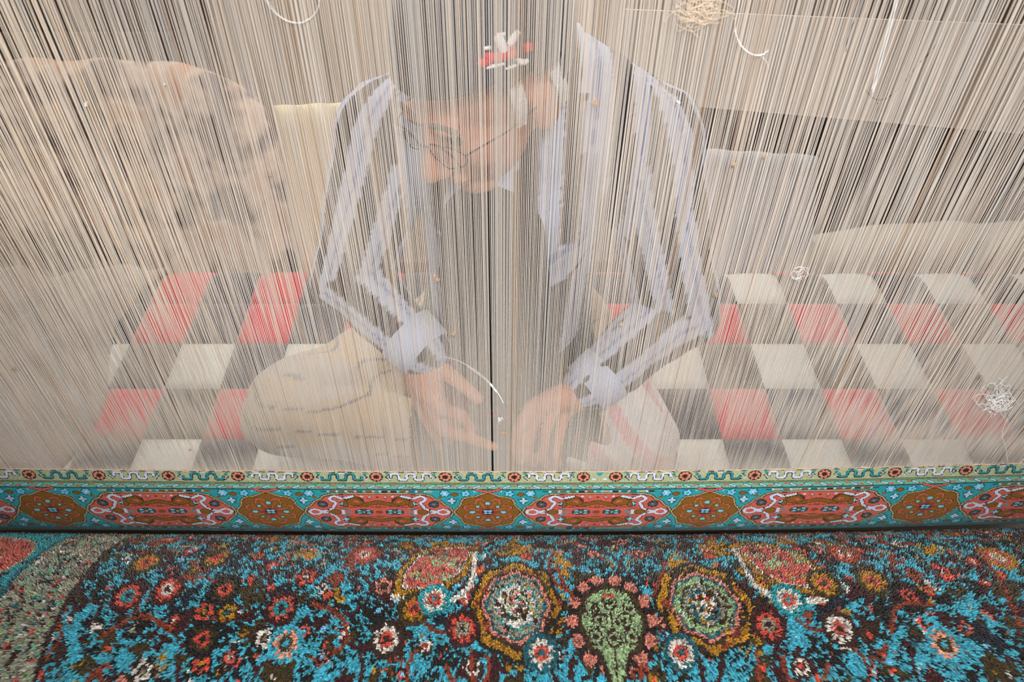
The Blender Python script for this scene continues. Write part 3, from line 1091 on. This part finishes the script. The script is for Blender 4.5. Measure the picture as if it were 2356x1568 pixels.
M_paper = mat('board_paper', S(206, 196, 182), .9, var=.05)
quad_slab('paper_board', [at(1440, 22, .62), at(2520, 64, .62), at(2520, 322, .62), at(1440, 232, .62)], .012, M_paper,
          'large pale paper board hanging behind the warp at upper right', 'board')
box('hook', (.62, .632, 1.40), (.64, 1.752, 1.42), M_wood, bpy.data.objects['paper_board'])
M_darkwood = mat('dark_chest', S(66, 46, 36), .75, bump=.4, bscale=30, var=.4, vscale=14)
chest = empty('wooden_chest', (1.2, 1.3, 0)); tag(chest, 'dark brown wooden chest standing behind the quilt at the right', 'chest')
box('body', (.62, 1.16, 0), (2.3, 1.60, .90), M_darkwood, chest, .01)
box('lid', (.60, 1.14, .90), (2.32, 1.62, .96), M_darkwood, chest, .008)
# folded pale blanket in front of the chest
M_blanket = mat('blanket_wool', S(198, 188, 170), .95, .4, bump=.6, bscale=90, var=.10, vscale=12)
M_towel = mat('pale_cloth', S(196, 204, 212), .95, .3, bump=.4, bscale=60, var=.10, vscale=14)
M_sunstrip = mat('cream_curtain', S(250, 232, 192), .9, .2, bump=.3, bscale=60, var=.05, vscale=9)  # bright cream stands in for sunlight behind the arm
M_cush = bpy.data.materials.new('blotched_cushion'); M_cush.use_nodes = True
nt = M_cush.node_tree; p = nt.nodes['Principled BSDF']; p.inputs['Roughness'].default_value = .95
tc = nt.nodes.new('ShaderNodeTexCoord'); nz_ = nt.nodes.new('ShaderNodeTexNoise'); nz_.inputs['Scale'].default_value = 9; nz_.inputs['Detail'].default_value = 2
cr = nt.nodes.new('ShaderNodeValToRGB')
cr.color_ramp.elements[0].position = .40; cr.color_ramp.elements[0].color = (*S(96, 78, 78), 1)
cr.color_ramp.elements[1].position = .54; cr.color_ramp.elements[1].color = (*S(214, 188, 170), 1)
e = cr.color_ramp.elements.new(.66); e.color = (*S(196, 150, 120), 1)
nt.links.new(tc.outputs['Object'], nz_.inputs['Vector']); nt.links.new(nz_.outputs['Fac'], cr.inputs['Fac']); nt.links.new(cr.outputs['Color'], p.inputs['Base Color'])


def pillow(name, c, half, m, label, cat, rotx=0.0, pw=2.6, parent=None):
    bm = bmesh.new()
    bmesh.ops.create_uvsphere(bm, u_segments=40, v_segments=24, radius=1)
    for v in bm.verts:
        x, y, z = v.co
        f = (abs(x) ** pw + abs(y) ** pw + abs(z) ** pw) ** (1 / pw)
        v.co = Vector((x / f * half[0], y / f * half[1], z / f * half[2]))
        v.co += v.co.normalized() * .006 * math.sin(v.co.x * 31 + v.co.z * 23) 
    bmesh.ops.rotate(bm, verts=bm.verts, matrix=Matrix.Rotation(rotx, 3, 'X'))
    bmesh.ops.translate(bm, verts=bm.verts, vec=c)
    me = bpy.data.meshes.new(name); bm.to_mesh(me); bm.free()
    o = link(name, me, parent, m, smooth=True)
    if label: tag(o, label, cat)
    return o


pillow('folded_blanket', (1.42, 0.99, .46), (.62, .10, .20), M_blanket, 'cream wool blanket bundled in front of the dark chest', 'blanket', .2)
pillow('blotched_cushion', (-1.30, 1.16, .62), (.62, .09, .44), M_cush, 'large pale cushion with dark blotches leaning at the left behind the quilt', 'cushion', -.25, 4)
quad_slab('hanging_cloth', [at(1630, 345, .95), at(1880, 360, .95), at(1868, 640, .95), at(1600, 640, .95)], .010, M_towel,
          'pale bluish cloth hanging behind the right shoulder of the weaver', 'cloth', .018)
quad_slab('cream_curtain', [at(628, 245, .80), at(836, 235, .80), at(884, 720, .80), at(700, 720, .80)], .008, M_sunstrip,  # added strip, its pale colour stands in for a sunlit area
          'sunlit cream curtain strip hanging behind the left arm of the weaver', 'curtain', .016)
left_box = empty('dark_cupboard', (-1.6, 1.5, 0)); tag(left_box, 'dark wall cupboard at the upper left behind the warp', 'cupboard')  # corner darkening put in as an added dark box
box('body', (-2.8, 1.40, 1.10), (-1.02, 1.745, 2.4), M_darkwood, left_box, .01)
box('door', (-1.90, 1.378, 1.12), (-1.04, 1.40, 2.38), M_darkwood, left_box, .006)
box('door', (-2.78, 1.378, 1.12), (-1.92, 1.40, 2.38), M_darkwood, left_box, .006)
backdrop = empty('dark_shelf', (1.6, 1.6, 1.3)); tag(backdrop, 'dark wall shelf at the upper right above the paper board', 'shelf')  # added dark boards that stand in for the darkened upper right corner
box('plank', (.95, 1.30, 1.32), (2.9, 1.75, 1.36), M_darkwood, backdrop, .004)
box('back_panel', (.95, 1.73, 1.36), (2.9, 1.75, 1.9), M_darkwood, backdrop)

# ------------------------------------------------------------------ the weaver
from mathutils import noise as mnoise
from mathutils.bvhtree import BVHTree


def cone_bm(bm, p0, r0, p1, r1):
    p0, p1 = Vector(p0), Vector(p1)
    for p_, r_ in ((p0, r0), (p1, r1)):
        r = bmesh.ops.create_icosphere(bm, subdivisions=3 if r_ > .02 else 2, radius=r_)
        bmesh.ops.translate(bm, verts=r['verts'], vec=p_)
    d = p1 - p0
    if d.length < 1e-5: return
    r = bmesh.ops.create_cone(bm, cap_ends=True, segments=20, radius1=r0, radius2=r1, depth=d.length)
    M = Matrix.Translation((p0 + p1) / 2) @ d.to_track_quat('Z', 'Y').to_matrix().to_4x4()
    bmesh.ops.transform(bm, verts=r['verts'], matrix=M)


def ell_bm(bm, c, r3, M=None):
    r = bmesh.ops.create_icosphere(bm, subdivisions=3, radius=1)
    for v in r['verts']:
        v.co = Vector((v.co.x * r3[0] + c[0], v.co.y * r3[1] + c[1], v.co.z * r3[2] + c[2]))
        if M is not None: v.co = M @ v.co


def remeshed(name, bm, voxel, smooth_it=4):
    me = bpy.data.meshes.new('tmp'); bm.to_mesh(me); bm.free()
    o = bpy.data.objects.new('tmp', me); COL.objects.link(o)
    md = o.modifiers.new('r', 'REMESH'); md.mode = 'VOXEL'; md.voxel_size = voxel
    ms = o.modifiers.new('s', 'SMOOTH'); ms.factor = .5; ms.iterations = smooth_it
    dg = bpy.context.evaluated_depsgraph_get()
    out = bpy.data.meshes.new_from_object(o.evaluated_get(dg), depsgraph=dg)
    out.name = name
    bpy.data.objects.remove(o, do_unlink=True); bpy.data.meshes.remove(me)
    return out


def chain(bm, pts, rad):
    for k in range(len(pts) - 1):
        cone_bm(bm, pts[k], rad[k], pts[k + 1], rad[k + 1])


person = empty('person', (.02, .44, .55))
tag(person, 'seated weaver in dark cap and striped shirt, head bent over the hands behind the warp', 'person')

HEAD = at(1120, 205, .165)
HM = Matrix.Translation(HEAD) @ Matrix.Rotation(math.radians(-44), 4, 'Z') @ Matrix.Rotation(math.radians(8), 4, 'Y') @ Matrix.Rotation(math.radians(30), 4, 'X') @ Matrix.Scale(1.06, 4)
NECK = Vector((.03, .27, 1.16))
bm = bmesh.new()
ell_bm(bm, (0, .015, .04), (.078, .095, .090), HM)
ell_bm(bm, (0, -.025, -.02), (.060, .066, .085), HM)
ell_bm(bm, (0, -.055, -.088), (.032, .028, .024), HM)
for sx in (-1, 1):
    ell_bm(bm, (sx * .034, -.056, -.022), (.024, .026, .028), HM)
    ell_bm(bm, (sx * .080, .012, -.004), (.009, .020, .032), HM)
    ell_bm(bm, (sx * .012, -.099, -.034), (.009, .009, .008), HM)
    ell_bm(bm, (sx * .024, -.083, .028), (.024, .012, .008), HM)
cone_bm(bm, HM @ Vector((0, -.086, .016)), .009, HM @ Vector((0, -.112, -.030)), .0135)
ell_bm(bm, (0, -.086, -.056), (.024, .010, .0055), HM)
ell_bm(bm, (0, -.083, -.067), (.021, .010, .0065), HM)
chain(bm, [HM @ Vector((0, .035, -.05)), NECK], [.056, .060])
# trunk and arms under the clothes
chain(bm, [NECK, (.02, .29, 1.06), (.02, .37, .88), (.02, .44, .69)], [.06, .12, .12, .125])
SHL, SHR = Vector((-.158, .255, 1.125)), Vector((.208, .255, 1.125))
ELL, ELR = at(800, 640, .20), at(1560, 720, .20)
WRL, WRR = at(982, 812, .115), at(1335, 905, .115)
chain(bm, [SHL, ELL, WRL], [.055, .042, .028])
chain(bm, [SHR, ELR, WRR], [.055, .042, .028])
# left-of-picture hand: index reaching into the gap, the others curling back
hand = [
    ([WRL, at(1000, 930, .085), at(1018, 985, .070), at(1055, 1000, .052), at(1100, 1014, .036), at(1138, 1027, .020)], [.026, .020, .0125, .0100, .0088, .0075]),
    ([WRL, at(990, 900, .090), at(1022, 945, .066), at(1062, 952, .046), at(1082, 985, .050), at(1060, 1003, .062)], [.026, .020, .0125, .0100, .0088, .0078]),
    ([WRL, at(975, 890, .100), at(1000, 930, .100), at(1040, 960, .085), at(1050, 1000, .085), at(1030, 1015, .095)], [.026, .019, .0120, .0096, .0085, .0075]),
    ([WRL, at(960, 870, .110), at(965, 930, .115), at(985, 975, .110), at(1005, 1010, .110), at(1010, 1030, .115)], [.026, .018, .0110, .0088, .0076, .0068]),
    ([WRL, at(1018, 850, .100), at(1058, 880, .075), at(1102, 918, .050)], [.022, .0135, .0112, .0090]),
    ([WRR, at(1270, 920, .090), at(1225, 935, .066), at(1192, 985, .046), at(1184, 1030, .036), at(1198, 1060, .032)], [.026, .020, .0125, .0102, .0090, .0078]),
    ([WRR, at(1285, 915, .095), at(1248, 925, .075), at(1222, 985, .052), at(1214, 1038, .042), at(1226, 1068, .040)], [.026, .021, .0128, .0104, .0092, .0080]),
    ([WRR, at(1300, 920, .100), at(1275, 930, .085), at(1256, 988, .062), at(1248, 1042, .052), at(1256, 1070, .050)], [.026, .020, .0122, .0100, .0088, .0076]),
    ([WRR, at(1312, 930, .108), at(1300, 945, .096), at(1288, 1000, .074), at(1280, 1046, .064), at(1286, 1068, .060)], [.026, .018, .0112, .0090, .0078, .0068]),
    ([WRR, at(1285, 945, .120), at(1240, 985, .098), at(1202, 1020, .066)], [.022, .0140, .0115, .0092]),
]
for pts, rad in hand:
    chain(bm, pts, rad)
# legs, feet
KL, KR = at(655, 945, .17), at(1455, 1015, .17)
AL, AR = Vector((.10, .16, .565)), Vector((-.10, .15, .565))
HL, HR = Vector((-.08, .44, .66)), Vector((.12, .44, .66))
chain(bm, [HL, KL, AL], [.075, .052, .034])
chain(bm, [HR, KR, AR], [.075, .052, .034])
chain(bm, [AL, Vector((.22, .15, .55))], [.034, .028])
chain(bm, [AR, Vector((-.22, .15, .55))], [.034, .028])
me = remeshed('body', bm, .0042, 3)
M_skin = mat('skin', S(204, 144, 118), .55, 0, .4, bump=.15, bscale=200, var=.08, vscale=25)
p = M_skin.node_tree.nodes['Principled BSDF']
p.inputs['Subsurface Weight'].default_value = .08
p.inputs['Subsurface Radius'].default_value = (.02, .008, .004)
link('body', me, person, M_skin, smooth=True)

# shirt
bm = bmesh.new()
chain(bm, [Vector((.025, .275, 1.12)), (.022, .295, 1.04), (.02, .37, .88), (.02, .44, .72)], [.125, .150, .158, .165])
chain(bm, [SHL + Vector((.02, 0, 0)), SHR - Vector((.02, 0, 0))], [.085, .085])
ell_bm(bm, (.025, .31, 1.13), (.15, .09, .105))
chain(bm, [Vector((.08, .275, 1.175)), SHR], [.086, .083])
chain(bm, [Vector((-.03, .275, 1.175)), SHL], [.086, .083])
CUL, CUR = WRL + (ELL - WRL) * .06, WRR + (ELR - WRR) * .10
chain(bm, [SHL, ELL, CUL], [.080, .060, .043])
chain(bm, [SHR, ELR, CUR], [.080, .064, .046])
me = remeshed('shirt', bm, .0055, 5)
nv = len(me.vertices)
co = np.empty(nv * 3, dtype=np.float32); me.vertices.foreach_get('co', co); co = co.reshape(-1, 3)
no = np.empty(nv * 3, dtype=np.float32); me.vertices.foreach_get('normal', no); no = no.reshape(-1, 3)
segs = [(SHL, ELL, .075), (ELL, CUL, .050), (SHR, ELR, .075), (ELR, CUR, .052)]
best = np.full(nv, 9.0); u = co[:, 0] - .02
u = u.copy()
tor = np.abs(co[:, 0] - .025) - .165
for (p0, p1, r_) in segs:
    a_ = np.array(p0); b_ = np.array(p1); d = b_ - a_; L = (d * d).sum()
    t = ((co - a_) @ d) / L
    q = co - (a_ + np.clip(t, 0, 1)[:, None] * d)
    dist = np.linalg.norm(q, axis=1)
    dn = d / math.sqrt(L)
    e1 = np.cross(dn, (0, 1, 0)); e1 /= np.linalg.norm(e1); e2 = np.cross(dn, e1)
    an = np.arctan2(q @ e2, q @ e1) * r_
    m_ = (dist < best) & ((tor > 0) | ((co[:, 2] < 1.0) & (co[:, 1] < .22)))
    u[m_] = an[m_] + .02; best[m_] = dist[m_]
wr = np.array([mnoise.noise(Vector((c[0] * 13, c[1] * 13, c[2] * 6))) + .5 * mnoise.noise(Vector((c[0] * 34, c[1] * 34, c[2] * 16))) for c in co.tolist()])
co2 = co + no * (wr * .008)[:, None]
me.vertices.foreach_set('co', co2.astype(np.float32).ravel())
u2 = u + wr * .006
ph = (u2 / .062) % 1.0
colv = np.tile(np.array(S(176, 186, 212)), (nv, 1))
colv[ph < .48] = S(34, 32, 44)
colv[(ph > .66) & (ph < .74)] = S(122, 138, 180)
ca = me.attributes.new('cloth', 'FLOAT_COLOR', 'POINT')
cc = np.ones((nv, 4), dtype=np.float32); cc[:, :3] = colv
ca.data.foreach_set('color', cc.ravel())
link('shirt', me, person, attr_mat('striped_shirt', 'cloth', .85, .2, .2), smooth=True)
# collar wings and cuffs
M_blue = mat('shirt_trim', S(190, 200, 226), .85, .2, var=.05)
for pts, r_ in (([HM @ Vector((.055, .045, -.075)), at(1318, 70, .22), at(1352, 150, .165), at(1345, 215, .15)], .007),
                ([HM @ Vector((-.055, .045, -.075)), at(960, 170, .22), at(950, 260, .18)], .012)):
    tubes('collar', [(smooth_pts(pts, 5), r_)], M_blue, person, 8)
for w_, e_ in ((CUL, ELL), (CUR, ELR)):
    d = (e_ - w_).normalized()
    tubes('cuff', [([w_ - d * .012, w_ - d * .010, w_ + d * .035, w_ + d * .038], [.036, .046, .050, .044])], M_blue, person, 20)
# dark undershirt front and apron in the lap
bm = bmesh.new()
chain(bm, [Vector((-.01, .185, 1.02)), Vector((-.01, .235, .84)), Vector((0, .26, .72))], [.080, .095, .105])
me = remeshed('undershirt', bm, .007, 3)
link('undershirt', me, person, mat('undershirt_cloth', S(24, 27, 28), .9, .1, bump=.3, bscale=120), smooth=True)

# trousers
bm = bmesh.new()
chain(bm, [HL, KL, AL + Vector((-.05, 0, 0))], [.105, .078, .052])
chain(bm, [HR, KR, AR + Vector((.05, 0, 0))], [.105, .074, .052])
chain(bm, [HL, HR], [.12, .12])
me = remeshed('trousers', bm, .006, 4)
nv = len(me.vertices)
co = np.empty(nv * 3, dtype=np.float32); me.vertices.foreach_get('co', co); co = co.reshape(-1, 3)
no = np.empty(nv * 3, dtype=np.float32); me.vertices.foreach_get('normal', no); no = no.reshape(-1, 3)
wr = np.array([mnoise.noise(Vector((c[0] * 9, c[1] * 16, c[2] * 22))) for c in co.tolist()])
me.vertices.foreach_set('co', (co + no * (wr * .012)[:, None]).astype(np.float32).ravel())
cc = np.ones((nv, 4), dtype=np.float32)
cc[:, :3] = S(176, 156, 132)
st = np.sin(co[:, 2] * 210 + wr * 5 + co[:, 0] * 30)
cc[st > .95, :3] = S(92, 96, 104)
cc[(co[:, 0] < -.22) & (wr > .12), :3] = S(170, 160, 154)
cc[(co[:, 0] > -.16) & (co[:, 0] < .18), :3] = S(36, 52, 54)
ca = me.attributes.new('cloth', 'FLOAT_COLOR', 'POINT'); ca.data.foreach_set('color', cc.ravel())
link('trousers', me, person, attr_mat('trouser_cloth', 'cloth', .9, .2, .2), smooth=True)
# pink and white cloth over the right-hand knee
bm = bmesh.new()
chain(bm, [KR + Vector((-.03, .10, .02)), KR + Vector((.0, -.005, 0)), KR + Vector((-.10, -.02, -.03))], [.088, .084, .075])
me = remeshed('knee_cloth', bm, .006, 4)
nv = len(me.vertices)
co = np.empty(nv * 3, dtype=np.float32); me.vertices.foreach_get('co', co); co = co.reshape(-1, 3)
no = np.empty(nv * 3, dtype=np.float32); me.vertices.foreach_get('normal', no); no = no.reshape(-1, 3)
fo = np.sin((co[:, 0] * .7 + co[:, 2]) * 120)
me.vertices.foreach_set('co', (co + no * (fo * .004)[:, None]).astype(np.float32).ravel())
cc = np.ones((nv, 4), dtype=np.float32); cc[:, :3] = S(226, 222, 222)
cc[np.sin((co[:, 0] * .7 + co[:, 2]) * 95) > .35, :3] = S(222, 172, 178)
ca = me.attributes.new('cloth', 'FLOAT_COLOR', 'POINT'); ca.data.foreach_set('color', cc.ravel())
link('knee_cloth', me, person, attr_mat('knee_cloth', 'cloth', .9, .2, .2), smooth=True)['label'] = 'white cloth with pink stripes over the knee'

# cap
M_cap = mat('cap_cloth', S(40, 42, 56), .9, .3, bump=.3, bscale=300)
bm = bmesh.new()
bmesh.ops.create_uvsphere(bm, u_segments=48, v_segments=32, radius=1)
for v in list(bm.verts):
    v.co = Vector((v.co.x * .090, v.co.y * .108 + .015, v.co.z * .098 + .050))
kill = [v for v in bm.verts if v.co.z < .046 + .020 * min(1, max(0, -v.co.y / .06)) - (.050 if v.co.y > .03 else 0)]
bmesh.ops.delete(bm, geom=kill, context='VERTS')
bmesh.ops.transform(bm, verts=bm.verts, matrix=HM)
bmesh.ops.solidify(bm, geom=bm.faces, thickness=-.004)
me = bpy.data.meshes.new('cap'); bm.to_mesh(me)
capt = BVHTree.FromBMesh(bm); bm.free()
cap = link('cap', me, person, M_cap, smooth=True)
bodyt = BVHTree.FromPolygons([v.co for v in bpy.data.objects['body'].data.vertices], [p_.vertices for p_ in bpy.data.objects['body'].data.polygons])


def on(tree, px, py, off):
    d = (at(px, py, .2) - CAM).normalized()
    h = tree.ray_cast(CAM, d)
    if h[0] is None: return None
    return h[0] + h[1].normalized() * off * (1 if h[1].dot(d) < 0 else -1)


DBG = False


def stitched(name, strokes, m, parent, tree, off, r_):
    st = []
    for pts, w_ in strokes:
        P = [on(tree, *p_, off) for p_ in pts]
        if DBG: print('STITCH', name, P[:2])
        P = [p_ for p_ in P if p_ is not None]
        if len(P) >= 2: st.append((P, [w_ * f_ for f_ in ([.6] + [1] * (len(P) - 2) + [.6])]))
    if st: return tubes(name, st, m, parent, 8)


M_emw = mat('emblem_white', S(240, 242, 248), .6)
M_emr = mat('emblem_red', S(214, 44, 50), .6)
stitched('emblem', [([(1138, 82), (1148, 90), (1156, 110), (1160, 128)], .0050), ([(1142, 80), (1162, 78)], .0028), ([(1192, 72), (1184, 84), (1174, 96), (1168, 104)], .0040),
                    ([(1112, 112), (1128, 109)], .0030), ([(1118, 156), (1140, 150), (1160, 146)], .0022), ([(1162, 158), (1180, 152), (1192, 148)], .0018),
                    ([(1184, 134), (1196, 142), (1206, 143), (1214, 138)], .0032)], M_emw, cap, capt, .001, .004)
stitched('emblem', [([(1112, 128), (1140, 134), (1165, 126), (1190, 122)], .0055), ([(1098, 140), (1112, 146), (1130, 140)], .0050), ([(1150, 112), (1182, 110)], .0040),
                    ([(1208, 98), (1212, 118)], .0055), ([(1218, 98), (1220, 116)], .0045)], M_emr, cap, capt, .0005, .004)
# white hair at the temple, eyebrows, eyes, spectacles
M_hair = mat('white_hair', S(232, 234, 236), .8, .2, bump=.6, bscale=300)
for sx in (-1, 1):
    hs = []
    for k in range(5):
        o_ = k * .0032
        hs.append((smooth_pts([HM @ Vector((sx * .079, -.012 - o_, .052)), HM @ Vector((sx * (.083 - o_ * .15), -.016 - o_, .026)), HM @ Vector((sx * (.079 - o_ * .3), -.020 - o_ * .6, .002))], 3), .0026))
        hs.append((smooth_pts([HM @ Vector((sx * .080, .030 + o_, .030)), HM @ Vector((sx * .080, .034 + o_, .002)), HM @ Vector((sx * .070, .040 + o_, -.030))], 3), .0026))
    tubes('hair', hs, M_hair, person, 6)
M_eye = mat('eye', S(30, 24, 22), .2)
M_brow = mat('eyebrow_hair', S(120, 108, 100), .9)
for sx in (-1, 1):
    bm = bmesh.new(); ell_bm(bm, (sx * .031, -.083, .012), (.013, .006, .0045), HM)
    me = bpy.data.meshes.new('eye'); bm.to_mesh(me); bm.free(); link('eye', me, person, M_eye, smooth=True)
    tubes('eyebrow', [([HM @ Vector((sx * x_, -.094 + abs(x_) * .18, .034 - (x_ - .03) ** 2 * 6)) for x_ in (.012, .024, .036, .048)], .0035)], M_brow, person, 6)
M_frame = mat('spectacle_frame', S(40, 30, 28), .4)
M_lens = bpy.data.materials.new('lens'); M_lens.use_nodes = True
pl = M_lens.node_tree.nodes['Principled BSDF']; pl.inputs['Transmission Weight'].default_value = 1; pl.inputs['Roughness'].default_value = .02; pl.inputs['IOR'].default_value = 1.15
gl = empty('tmp_spectacles'); bpy.data.objects.remove(gl)
st = []
for sx in (-1, 1):
    ring = [HM @ Vector((sx * .034 + .024 * math.cos(a_), -.104 + .012 * abs(math.cos(a_)) * (1 if math.cos(a_) * sx > 0 else 0), .006 + .017 * math.sin(a_))) for a_ in np.linspace(0, 2 * PI, 25)]
    st.append((ring, .0009))
    st.append(([HM @ Vector((sx * .058, -.092, .010)), HM @ Vector((sx * .076, -.04, .008)), HM @ Vector((sx * .086, .015, .012))], .0012))
st.append(([HM @ Vector((-.010, -.104, .010)), HM @ Vector((0, -.108, .013)), HM @ Vector((.010, -.104, .010))], .0014))
gf = tubes('spectacles', st, M_frame, person, 8)
for sx in (-1, 1):
    bm = bmesh.new(); ell_bm(bm, (sx * .034, -.102, .006), (.023, .0012, .016), HM)
    me = bpy.data.meshes.new('lens'); bm.to_mesh(me); bm.free()
    link('lens', me, gf, M_lens, smooth=True)

# ------------------------------------------------------------------ loose threads, knots and lint on the warp
M_silk = mat('white_silk', S(246, 246, 246), .35, .3, .6)
M_tan = mat('tan_silk', S(206, 170, 134), .7, .2)
M_brn = mat('brown_silk', S(60, 34, 24), .8)


def strand(name, specs, m, label, cat='thread', group=None):
    st = []
    for pts, r_ in specs:
        st.append((smooth_pts([at(*p_) for p_ in pts], 8), r_ * .68))
    return tag(tubes(name, st, m, None, 6), label, cat, group)


Yf = -.006
strand('silk_thread', [([(1000, 818, .10), (1045, 826, .06), (1085, 846, .03), (1120, 873, .010), (1143, 900, -.002), (1158, 926, -.002)], .0010),
                       ([(1075, 842, .035), (1118, 874, .011), (1142, 902, -.003)], .0009)], M_silk, 'bright white silk thread arching from the bent hand to the gap in the warp')
def c3(pts, Y=Yf): return [(a_, b_, Y) for a_, b_ in pts]
strand('loose_thread', [(c3([(606, -30), (614, 5), (640, 36), (672, 52), (705, 48), (728, 26), (736, -4), (738, -30)]), .0004), (c3([(610, -30), (620, 8), (650, 41), (690, 53), (716, 40)]), .0003)],
       M_silk, 'thin white thread loop hanging at the top, left of the cap')
strand('loose_thread', [(c3([(1704, -30), (1698, 20), (1691, 60), (1700, 95), (1722, 120), (1748, 128), (1768, 116)]), .0005), (c3([(1690, 70), (1704, 104), (1730, 125), (1760, 124)]), .0004),
                        (c3([(1752, 130), (1764, 142), (1768, 160)]), .0003)], M_silk, 'white thread loop hanging at the top, right of the weaver')
strand('loose_thread', [(c3([(2072, -30), (2050, 60), (2028, 140), (2008, 212)]), .0007), (c3([(2066, -30), (2044, 60), (2022, 140), (2006, 205)]), .0006)], M_silk,
       'thick straight white thread running down through the upper right warp')
strand('brown_thread', [(c3([(2185, 42), (2160, 90), (2140, 120), (2110, 150), (2086, 182), (2066, 205), (2046, 222), (2024, 230), (2006, 224), (1996, 212), (1990, 205)], .012), .0008),
                        (c3([(2018, 232), (2020, 246), (2014, 270)], .012), .0007)], M_brn, 'thin dark brown thread curving behind the upper right warp')
strand('brown_thread', [(c3([(1985, -20), (1975, 30), (1960, 60), (1950, 90), (1946, 120)], .012), .0006)], M_brn, 'short dark thread hanging behind the warp above the curved brown one')
strand('loose_thread', [(c3([(2330, 940), (2312, 975), (2306, 1000), (2314, 1030), (2318, 1060)]), .0005)], M_silk, 'white thread curling down at the lower right end of the warp')
rl = random.Random(4)


def fluff(name, px, py, r_px, n_, m, label, cat, r_=.0003, Y=-.004, group=None, asp=1.0):
    st = []
    for k in range(n_):
        a0 = rl.uniform(0, 2 * PI)
        cx_, cy_ = px + rl.gauss(0, r_px * .35), py + rl.gauss(0, r_px * .35) * asp
        pts = []
        for q in range(4):
            a_ = a0 + q * rl.uniform(.5, 1.5)
            pts.append((cx_ + math.cos(a_) * r_px * rl.uniform(.3, .8), cy_ + math.sin(a_) * r_px * asp * rl.uniform(.3, .8), Y - rl.uniform(0, .003)))
        st.append((smooth_pts([at(*p_) for p_ in pts], 3), r_))
    return tag(tubes(name, st, m, None, 4), label, cat, group)


LBL = 'tiny pale lint knot caught on the warp threads'
for (px, py, r_) in ((1370, 236, 9), (1560, 236, 5), (1003, 641, 8), (620, 404, 5), (1760, 360, 5), (1045, 766, 6), (1157, 998, 6), (198, 240, 5), (1690, 380, 5), (378, 195, 3), (28, 850, 5),
                    (1648, 678, 5), (436, 1035, 3), (1430, 748, 4), (2260, 870, 5), (845, 392, 3)):
    fluff('lint_knot', px, py, r_, 9, M_tan if (px * 7) % 3 else M_silk, LBL, 'lint', .0003, group='lint knots on the warp')
fluff('thread_tuft', 1150, 968, 8, 8, M_silk, 'small white tuft of silk just right of the opened gap', 'lint')
fluff('yarn_tangle', 2290, 915, 40, 34, M_silk, 'fluffy white silk tangle caught at the lower right of the warp', 'yarn', .0003)
fluff('yarn_fluff', 1610, 28, 60, 46, mat('beige_silk', S(228, 208, 184), .7, .2), 'pale beige yarn fluff clinging at the top right of the weaver', 'yarn', .00022, asp=.6)
fluff('silk_wisp', 1838, 628, 20, 9, M_silk, 'small white silk wisp over the top edge of the right quilt', 'yarn', .00022)
